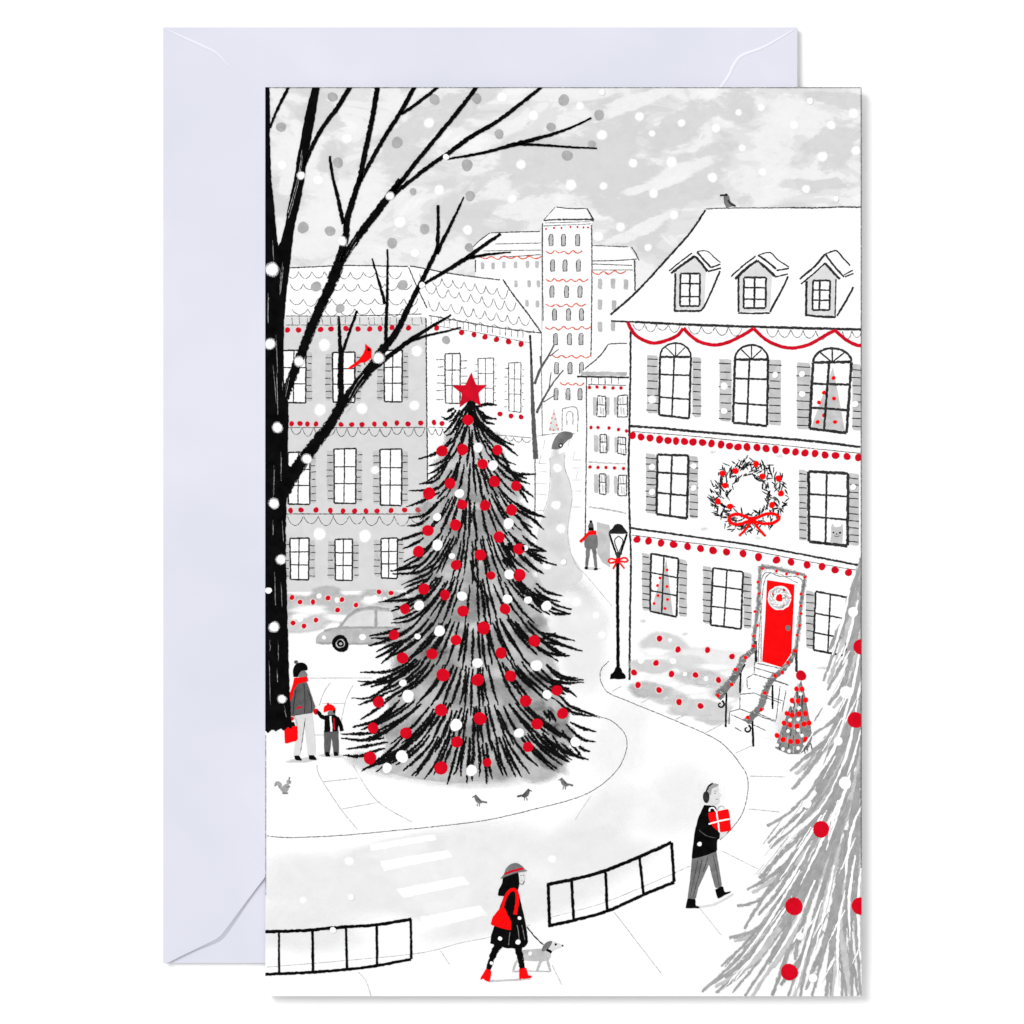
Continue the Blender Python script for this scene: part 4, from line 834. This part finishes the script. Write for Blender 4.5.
part(16, dog, 'collar', lambda a: a.stroke([(546.5, 949.5), (551.5, 952.5)], 2.6, 'black'))
# man with the present
mn = part(15, card, 'person', lambda a: (a.stroke([(699, 907), (715, 904), (733, 894)], 1.4, 'g223'), a.fill(smooth([(710, 787), (714, 784), (718, 787), (718.3, 792), (721.3, 795), (719, 797), (719.3, 801), (716, 805), (709, 805), (707, 798)], 3), 'g223'), a.dot(715, 793.2, .6, 'line' if False else 'black'), a.stroke([(714, 791), (717, 791)], .6, 'line'),
     a.stroke([(716, 799.5), (718.5, 799)], .7, 'line'), a.fill(smooth([(708, 794), (709, 787), (713, 783.5), (718.5, 784.5), (716, 787), (712, 789), (711, 795)], 3), 'g160'), a.fill(smooth([(720, 834), (724, 831.5), (727, 833), (724, 837), (720, 838)], 2), 'g223')), 'man in black coat and headphones carrying a wrapped red present')
part(16, mn, 'trousers', lambda a: (a.fill([(692, 857), (716, 850), (719, 868), (722, 886), (715.5, 888.5), (711.5, 875), (709, 864), (704, 875), (698, 888), (695.5, 899), (687.5, 899), (690, 880)], 'g120', jit=.15), a.stroke([(702, 860), (698, 878), (693, 897)], .7, 'line'), a.stroke([(698, 860), (694, 878), (690, 896)], .7, 'line'), a.stroke([(708, 857), (703, 872)], .7, 'line'), a.stroke([(713, 855), (717, 872), (719, 886)], .7, 'line')))
part(17, mn, 'coat', lambda a: (a.fill([(704, 805), (715.5, 806), (717.5, 812), (717, 828), (720, 833.5), (719.5, 838.5), (717, 840), (717, 851), (704, 856), (691.5, 859), (693, 845), (695, 830), (698.5, 817)], 'black', jit=.15), a.stroke([(699, 830), (707, 836), (716, 838)], .6, 'g90')))
part(18, mn, 'headphones', lambda a: (a.dot(706.2, 797, 3.1, 'char', 6), a.stroke([(706, 792), (708.5, 786), (713, 783.5)], 1.5, 'char')))
part(18, mn, 'boots', lambda a: (a.fill([(687.5, 898.5), (695.5, 899), (695.5, 905.5), (700, 906.5), (699.5, 908.3), (685.3, 908)], 'black', jit=.2), a.fill([(715, 889.5), (723, 885.5), (724.5, 892.5), (731.5, 890.8), (730, 892.5), (723, 896), (718, 899), (716, 894)], 'black', jit=.2)))
part(18, mn, 'present', lambda a: (a.fill([(708, 813), (718, 811), (728.3, 808.7), (730, 820), (731, 830.5), (720, 832.5), (713, 827), (709, 820)], 'bred', jit=.15), a.stroke([(716.5, 811), (718, 822), (719.5, 832)], 1.2, 'halo' if False else 'white'), a.stroke([(708.5, 824), (719, 821), (729.7, 819)], 1.2, 'white'),
     a.stroke([(716, 811), (713, 807.5), (709.5, 808.5), (709.5, 811.5)], 1.2, 'white'), a.stroke([(717, 810.5), (719, 806.5), (723, 806), (724, 808.5)], .9, 'g190')))
# birds and squirrel
part(20, card, 'cardinal', lambda a: (a.fill([(365.5, 343.5), (368.5, 346.5), (372, 349), (371.5, 352), (371, 358), (366.5, 362), (361, 362.5), (356, 366), (349, 370), (347.5, 368.5), (354, 363.5), (358.5, 360), (362.5, 354.5), (365, 350)], 'bred', jit=.2), a.dot(368.8, 349.6, 1.6, 'black'), a.dot(369.6, 349, .4, 'red'), a.stroke([(364, 362), (365, 365)], .8, 'char')), 'red cardinal perched on a branch of the bare tree')
part(15, card, 'bird', lambda a: (a.fill([(723.5, 195.5), (727, 193.5), (729, 196), (730, 201), (736, 205.7), (726, 207.5), (724, 203)], 'g120', jit=.2), a.stroke([(720, 195.5), (726, 195)], 1.4, 'black'), a.dot(726.3, 194.8, 1.3, 'black'), a.stroke([(728, 200), (731, 204), (735.5, 206)], 1.6, 'char')), 'grey bird on the townhouse roof ridge')
def gbird(x, y, d, m, lab):
    def f(a):
        P = lambda *q: [(x + d * u, y + v) for u, v in q]
        a.fill(smooth(P((-4.5, -3), (-3, -5), (-.8, -3), (2, 0), (4, 3), (0, 4), (-3, 1.5)), 3), m); a.stroke(P((2, 1.5), (8.5, 3)), 1.6, m); a.stroke(P((-4, -3.5), (-6.3, -2.2)), .9, 'line'); a.dot(x - d * 3.4, y - 3.5, .5, 'black')
        a.stroke(P((-1, 4), (-1.5, 7)), .7, 'line'); a.stroke(P((.8, 4), (1, 7)), .7, 'line'); a.stroke(P((-1, -1), (2.5, 2.5)), .9, 'line')
    part(15, card, 'bird', f, lab)
gbird(478.5, 799.5, 1, 'g120', 'leftmost small grey bird on the snow below the tree'); gbird(525.5, 793.5, -1, 'g90', 'darkest small bird in the middle below the tree'); gbird(564.5, 782.5, 1, 'g120', 'palest small bird on the right below the tree')
part(15, card, 'squirrel', lambda a: (a.stroke([(274.5, 786), (276.5, 782.5), (280, 783.5), (280.5, 788), (283.5, 791.5)], 3.2, 'g160', 2.6), a.fill(smooth([(281, 790), (283, 786), (287, 783.5), (289, 786), (287.5, 791), (284, 793.5)], 3), 'g160'), a.dot(288.8, 782, 2.2, 'g160'),
     a.stroke([(289, 780), (289.5, 777)], 1.0, 'g120'), a.stroke([(286, 787), (290.5, 786.5)], 1.1, 'g120'), a.stroke([(282.5, 793.3), (288, 793)], 1.4, 'g120'), a.dot(289.6, 781.6, .5, 'black'), a.stroke([(276, 785), (278.5, 784.5), (279, 788)], .7, 'line')))
# ---------- railings of the street
def fence(top, bot, posts, w, lab):
    a = Art(15); a.stroke(top, w, 'black', jit=.25); o = a.build('street_fence', card, lab)
    b = Art(16); b.stroke(bot, w * .9, 'black', jit=.25); b.build('bottom_rail', o)
    for p, q, w_ in posts: b = Art(17); b.stroke([p, q], w_, 'black', jit=.2); b.build('post', o)
fence([(264, 931.7), (290, 931), (310, 930), (345, 926.8), (375, 925), (411.5, 919)], [(264, 974.3), (300, 973), (340, 970), (375, 966), (411.5, 959)],
      [((279, 931), (279, 974), 1.9), ((312.5, 930), (313, 972), 2.4), ((346, 927), (347, 969.5), 2.2), ((376.7, 925), (377, 965.5), 2.3), ((410.8, 919), (411.2, 959.5), 2.3)], 3, 'left street fence cut by the edge of the card')
fence([(547, 884.5), (583, 877), (605, 870.5), (640, 856.5), (671.5, 842.5)], [(548, 926), (573, 920.5), (607, 911), (645, 894), (674.5, 882)],
      [((548.3, 884), (549.5, 926), 3), ((571.5, 880), (573.5, 919.5), 2.6), ((605.5, 871), (607, 911), 2.7), ((639.5, 857), (643.5, 894), 2.5), ((671.5, 842.5), (674, 882), 2.8)], 3.3, 'right street fence between the woman and the man')

# ---------- the bare tree
a = Art(19)
trunk = [(264, 87), (269.5, 87), (270, 112), (269.7, 135), (270.5, 160), (271.5, 182), (273.5, 200), (275.5, 222), (278, 246), (281.5, 240), (285, 226), (287, 212), (290, 197), (295, 175), (296.5, 160), (301, 138.6), (305, 116.6), (312, 87), (320, 87), (315, 116.6), (311.4, 138.6), (306.5, 160), (305, 175), (301.5, 197), (294.5, 226), (292, 246), (290, 264), (286.5, 293), (284.3, 317), (283.6, 346), (282.8, 370), (282, 392),
         (288, 400), (288.7, 419), (287.5, 463), (293, 470), (292, 484), (286.5, 500), (285.8, 530), (286, 560), (287, 600), (288, 640), (289.5, 690), (292, 729), (288, 727), (284, 731), (280, 728), (276, 732), (272, 729), (268, 733), (264, 730)]
a.fill(trunk, 'black', jit=.35)
bt = a.build('bare_tree', card, 'bare black tree with snow dots along the left edge of the card')
B = [([(304, 166), (309, 154), (317, 137), (327, 121), (338, 107), (351, 85)], 3.6, 5), ([(270, 128), (277, 110), (289.5, 85)], 2.2, 3.2),
     ([(283, 402), (288, 388), (297, 364), (302, 352), (313.5, 322.5), (327, 293), (337, 271), (338, 262)], 9, 10.5, 10), ([(331, 280), (338, 262), (345, 239), (348.5, 215), (359, 181)], 8.5, 5.5), ([(359, 183), (363.5, 160.6), (371, 124), (378, 85)], 5.2, 5.2),
     ([(360, 181), (370, 163), (379.5, 146), (391, 127), (402, 110), (415.5, 85)], 4, 4.6), ([(401, 114), (415.6, 104.5), (438, 87)], 3.2, 3.2), ([(329.7, 156), (332.6, 176.7), (337, 194), (343.5, 224)], 2.2, 4.4),
     ([(332, 281), (339, 267), (346, 254), (360, 234), (367, 225), (388, 197), (401, 180)], 6, 6.6, 8), ([(393, 193), (399, 184), (419.5, 158), (447, 125), (464.5, 103), (477, 86)], 4.6, 4.2), ([(392, 197), (400, 189), (419.5, 173.7), (439, 159.5), (449, 153), (468, 138.6), (497.7, 121), (521, 103.4), (541.5, 87)], 3.6, 3, 4.6),
     ([(447, 159), (482, 153), (511, 145.4), (536.7, 138.6), (560, 131.8), (575.8, 125.5), (591.4, 118)], 1.8, 1.4, 4.2), ([(514, 144), (546.5, 145.4), (570, 147), (597, 148.4)], 2.8, 1.6),
     ([(284, 492), (290, 479), (307.7, 453.7), (318, 440), (329, 426), (338.5, 410), (346, 399), (366, 374), (376, 360), (385, 346)], 15, 9, 10.5), ([(340, 408), (341, 395), (340.5, 375), (340.3, 352), (338.8, 316)], 7, 1.8, 5), ([(342.5, 352), (349, 333), (357, 310.5)], 2.8, 2.2),
     ([(384, 348), (396.5, 332), (406.7, 311), (417, 290), (422, 281), (428, 268), (434.5, 255), (437.8, 246)], 7.5, 4, 5), ([(437, 253), (438.2, 225), (438, 205)], 4, 2.4), ([(436.5, 254), (443, 240), (450.8, 224.5), (463.8, 197)], 4.2, 1.5),
     ([(422, 285), (439, 275), (465, 259), (483, 246), (501, 233.5)], 2.6, 2.6, 4.6), ([(466, 258.5), (480, 256), (489, 254.4), (511, 252)], 3.6, 1.2), ([(386, 342), (386, 325), (387, 302), (387.5, 275), (387.7, 249)], 3.6, 1.5), ([(385, 304), (379, 282), (372, 258.5)], 3, 1.5),
     ([(374, 368), (382.4, 361), (395, 351.5), (409.6, 340.5), (425.8, 330), (451, 314.8)], 5.5, 1.5, 4.4), ([(409, 341.5), (427, 335.7), (445, 331.5), (461, 327.5)], 2.8, 1.5)]
for i, b_ in enumerate(B):
    a = Art(19 if i not in (2, 13) else 20); a.stroke(b_[0], b_[1], 'black', b_[2], b_[3] if len(b_) > 3 else None, jit=.35, fat=1.2); a.build('branch', bt)
a = Art(21)
for p, w in (([(302, 150), (299, 172), (292, 200), (288, 213)], 1.2), ([(272.5, 240), (273.5, 262)], 1), ([(283, 262), (280, 288)], 1.2), ([(281, 268), (279.5, 290)], .9), ([(268, 292), (267.5, 318)], 1.2), ([(276.5, 372), (277.5, 410)], .9), ([(285, 392), (289, 372)], .8), ([(281, 452), (280.5, 476)], .9), ([(274, 465), (273, 500)], .8),
             ([(282, 520), (283, 537)], 1), ([(273, 520), (272.5, 530)], 1), ([(281, 582), (281.5, 602)], .9), ([(274.5, 572), (275, 600)], .7), ([(349, 398), (356, 385), (364, 374)], 1), ([(352, 400), (345, 409)], .8), ([(350, 247), (356, 237)], 1.4), ([(346, 256), (349, 250)], 1), ([(277, 668), (277, 677)], 1.3), ([(278, 640), (278, 656)], .6), ([(276, 335), (277, 368)], .6), ([(269, 660), (270, 700)], .5),
             ([(284, 705), (286, 712)], .8), ([(270, 640), (269.5, 646)], 1.0), ([(273, 365), (276, 398)], .6)):
    a.stroke(p, w * .45, 'pencil' if len(p) == 2 else 'faint', jit=.35)
    a.stroke([(x + .5, y + 5) for x, y in p], w * .3, 'faint', jit=.3)
a.build('snow_streaks', bt)

# ---------- grey fir in the right foreground
a = Art(20)
a.fill([(861.6, 680), (861.6, 760), (852, 770), (842, 800), (834, 780), (822, 800), (815, 790), (828, 750), (840, 725), (850, 700)], 'g160')
def gs(q, w, m='g160', w1=None): 
    q = list(map(float, q.split())); a.stroke(list(zip(q[::2], q[1::2])), (w1 or w * .8), m, w * .4, w, jit=.5, step=3)
G = """866 545 858 570 850 600 838 640 823 681|866 560 860 600 848 650 827 690|862 575 850 610 838 630 829 650|864 600 855 640 845 680 828 705|864 560 852 590 846 615 842 640|866 620 856 680 838 715 812 735|866 640 852 700 830 735 790 771|864 640 846 700 826 745 792 790|860 690 840 740 815 785 790 812 767 826|860 700 842 750 818 795 790 822 768 843
862 700 845 760 815 806 790 830 770 848|862 720 845 780 815 820 785 850 759 878|820 830 800 850 775 873 747 890|860 720 850 760 820 822 785 872 760 899 737 906|862 690 840 780 800 845 765 895 744 929|790 905 772 921 755 931 729 938|850 760 825 820 790 885 750 938 721 966|845 780 822 840 785 900 740 955 702 992|840 800 815 860 785 910 745 960 710 984
845 790 825 845 795 905 760 955 716 993|850 770 835 830 805 885 770 945 732 993|858 740 845 800 815 870 780 940 745 996|850 800 828 850 808 890 800 905|828 850 815 885 795 935 772 996|835 840 822 890 805 945 788 996|850 800 832 860 818 910 800 996|846 830 838 880 828 930 812 996|840 880 834 930 826 996|852 820 842 880 836 930 830 996
854 800 850 860 844 930 842 996|836 928 840 955 846 996|858 790 853 860 850 930 852 996|848 915 852 955 858 996|862 800 857 870 856 930 861 996|862 760 850 830 842 880|810 898 800 930 795 960|800 900 785 935 768 965|830 932 815 965 806 990|822 930 800 960 780 985|775 925 750 955 725 978|795 865 775 895 758 915"""
for i, seg in enumerate(G.replace('\n', '|').split('|')):
    gs(seg, 4.6 + (i % 4) * .9)
    if i % 3 == 0:
        q_ = list(map(float, seg.split())); a.stroke([(x + 5, y + 3) for x, y in zip(q_[::2], q_[1::2])], 5, 'g200', 2, 8, jit=.8, step=3)
fir = a.build('grey_fir', card, 'grey fir tree cut by the right edge of the card')
a = Art(21)
for seg in """858 700 848 750 832 790|861 730 850 770 842 800 826 850|862 640 852 690 842 720|850 700 835 745 815 780|864 800 852 830 846 870|846 790 835 812 828 840|838 800 820 845 800 885|822 815 800 850 780 880|850 590 840 630 832 655|858 600 848 640 842 660|810 845 790 880 765 915|862 860 858 900 860 960|848 850 845 880|840 735 826 765|862 680 857 700|855 855 849 900 850 940|832 790 815 815 790 838|815 880 795 925 770 965|800 870 770 920 740 960|834 865 826 905 815 950|822 900 806 950 796 990|790 900 765 940 735 980|845 890 838 930 838 985|806 810 792 826 778 838""".split('|'):
    q = list(map(float, seg.split())); a.stroke(list(zip(q[::2], q[1::2])), 1.2, 'white', .8, 2.6, jit=.6, step=3, fat=1)
for k in range(40):
    y = R.uniform(640, 960); x = 861 - R.random() ** .8 * min(120, (y - 600) * .38); d = Vector((-.45 - (861 - x) / 260, 1)).normalized(); L = R.uniform(14, 40)
    a.stroke([(x, y), (x + d.x * L, y + d.y * L)], .7, R.choice(['white', 'white', 'g160', 'white']), .5, R.uniform(.9, 1.8), jit=.5)
a.build('snow_on_needles', fir)
for x, y, r, m in ((861, 647, 7.5, 'red'), (855.5, 720, 7.8, 'red'), (821, 829.3, 8, 'red'), (794, 906.3, 8.6, 'red'), (860, 906, 8.3, 'red'), (789.3, 972, 8.2, 'red'), (846, 692.5, 6.3, 'white'), (845, 783, 6.2, 'white'), (807, 803.5, 4.6, 'white'), (800, 936, 4, 'white'), (813, 978, 4.4, 'white'), (838, 741, 4.5, 'white'), (853, 612, 5, 'white')):
    a = Art(22); a.dot(x, y, r, m, wob=.03)
    a.build('bauble', fir, 'white bauble' if m == 'white' else None)

# ---------- snowflakes
SG = [(332.5, 97, 4.8), (281, 127, 4.8), (338, 162.5, 4.9), (397, 142.5, 5.4), (303, 227.5, 5.5), (330, 231, 5), (392, 243, 5), (316, 286.5, 5), (340, 308.5, 4.4), (402.5, 285, 5), (434.5, 99.5, 5), (476.5, 98.5, 5), (563.7, 100, 5.4), (599, 115, 5), (551, 127, 4.4), (592, 144, 3.8), (499, 134, 4.6), (567, 155.5, 5.2), (467, 165, 5.6), (413, 191.5, 3.4), (470, 196, 4.8), (424.5, 229, 4.8), (469, 247.5, 4.2), (446, 340, 4)]
SW = [(282, 165, 4.6), (347, 138.5, 5), (429, 123, 5), (439, 190, 5), (502, 97, 5), (533.5, 115.5, 4.9), (521, 164.5, 4.7), (571, 185, 5.4), (512, 199, 4.3), (467.5, 230, 4.8), (400, 222, 6), (415, 253, 4.4), (598, 236.5, 5), (639.5, 116.5, 4.4), (652, 133.5, 3.2), (602, 135, 5), (633, 163, 4.4), (671.5, 162, 5.4), (716, 128, 4.4), (681.5, 123, 3.7), (742, 148, 3.6), (712.5, 177.5, 4.8), (603.5, 186, 3.8), (653.5, 193.5, 4.4), (674, 215, 4.4), (620.5, 227, 4.5), (648, 247.5, 3.6),
      (761, 107.5, 3.6), (738.5, 112.5, 3.2), (810, 101, 3.2), (853.5, 113.5, 5), (831, 125, 4.4), (794, 125, 4.3), (856, 150.5, 4.6), (822.5, 156.5, 4.9), (762.5, 172, 4), (806, 189, 4), (836, 199, 2.8), (318, 180, 5), (580, 106, 4), (602, 92, 3)]
ST = [(272, 269.5, 6.2), (270, 344, 5), (299, 361.5, 4.6), (378.5, 358, 5.3), (277.5, 427.5, 4.8), (307, 459, 4.6), (274, 503.5, 4.8), (281, 559.5, 4.6), (268.5, 590.5, 3.2), (274, 627, 4.8), (282, 699, 4), (324.5, 345, 6), (320, 410, 6), (362, 408.5, 5.5), (319.5, 534, 6.2), (365, 536, 6.2), (301, 175.5, 3.8), (342, 241, 4.4), (390, 196, 3.9), (422, 285, 3), (446, 157, 3),
      (417, 351, 5.5), (414.5, 405.5, 5), (557.5, 468, 4.4), (556, 505, 4.5), (561, 528.5, 4.6), (563.5, 562, 2.8), (576.5, 602, 4.5), (596, 615, 3.5), (602, 635, 4), (375, 470, 4), (652, 399.5, 4), (724, 386, 3.6), (724, 411, 3.2), (652, 467, 3.2), (652, 492, 3.2), (693.5, 466, 3), (693.5, 488, 3), (775, 375, 3), (802, 374, 3), (802, 394, 3.2), (855, 404, 3.2), (853, 487, 3),
      (500, 938.5, 2.1), (518, 942, 2.5), (519.5, 918, 1.8), (491.5, 963, 1.7), (699.5, 844, 2.2), (586, 876.5, 3.4), (333, 930, 3), (547, 565, 4.6), (349, 861, 4.5), (351, 897, 3.2), (303, 900, 3.5), (552, 859, 4)]
flakes = [(x, y, r, 'flake', 13) for x, y, r in SG] + [(x, y, r, 'white', 2) for x, y, r in SW] + [(x, y, r, 'white', 21) for x, y, r in ST]
def lvl(x, y, l):
    if l != 21: return l
    if x < 293 or (x < 425 and y < 290) or (x, y) in ((301, 175.5), (299, 361.5), (378.5, 358), (307, 459), (446, 157)): return 22
    if (y > 835 and x < 600 and r_small(x, y)) or 545 < x < 603: return 3.3
    if x < 425: return 7.3
    if x > 640 and y < 520: return 10.3
    return 21
def r_small(x, y): return (x, y) in ((349, 861), (351, 897), (303, 900), (552, 859))
flakes = [(x, y, r, m, lvl(x, y, l)) for x, y, r, m, l in flakes]
flakes.sort(key=lambda q: -q[2])
for x, y, r, m, l in flakes[:96]:
    a = Art(l)
    if m == 'white': a.blob(x, y, r * 1.3, r * 1.3, 'snow', 0, .45, n=14, wob=.05)
    a.dot(x, y, r * (.9 if m == 'white' else 1), m); a.build('snowflake', card, 'grey snowflake' if m == 'flake' else None)
byl = {}
for x, y, r, m, l in flakes[96:]: byl.setdefault(0, []).append((x, y, r, m, l))
if byl:
    a = Art(21.5)
    for x, y, r, m, l in byl[0]: a.dot(x, y, r, m)
    a.build('small_snowflakes', card, kind='stuff')
# cut edge of the card stock
a = Art(23)
a.stroke([(861.1, 88), (861.1, 500), (861.1, 872)], .8, 'line', jit=.05, step=20); a.stroke([(266, 87.6), (560, 87.6), (861, 87.6)], .5, 'line', jit=.05, step=20); a.stroke([(265.7, 735), (265.7, 900)], .45, 'line', jit=.05, step=20)
a.build('cut_edge', card)

# ------------------------------------------------------------------ light and camera
world = bpy.data.worlds.new('World'); scene.world = world; world.use_nodes = True
bg = world.node_tree.nodes['Background']; bg.inputs[0].default_value = (1, 1, 1, 1); bg.inputs[1].default_value = 0.62
def lamp_at(name, d, e, ang):
    L = bpy.data.lights.new(name, 'SUN'); L.energy = e * math.pi; L.angle = math.radians(ang)
    o = bpy.data.objects.new(name, L); C.objects.link(o); o.rotation_euler = Vector(d).to_track_quat('Z', 'Y').to_euler()
lamp_at('overhead_fill', (0, 0, 1), 0.24, 26)  # added fill from straight above, softens the shadow beside the card
lamp_at('key_softbox', (-0.68, 0.56, 1.1), 0.735, 30)
cam = bpy.data.cameras.new('camera'); co = bpy.data.objects.new('camera', cam); C.objects.link(co)
D = 1.25; co.location = (0, 0, D + CARD_T); cam.sensor_width = 36; cam.lens = 36 * D / (1024 * PX); cam.clip_end = 20; cam.clip_start = .1
scene.camera = co
scene.cycles.transparent_max_bounces = 64; scene.cycles.max_bounces = 6
vs = scene.view_settings; vs.view_transform = 'Standard'; vs.look = 'None'; vs.gamma = 1; vs.exposure = 0
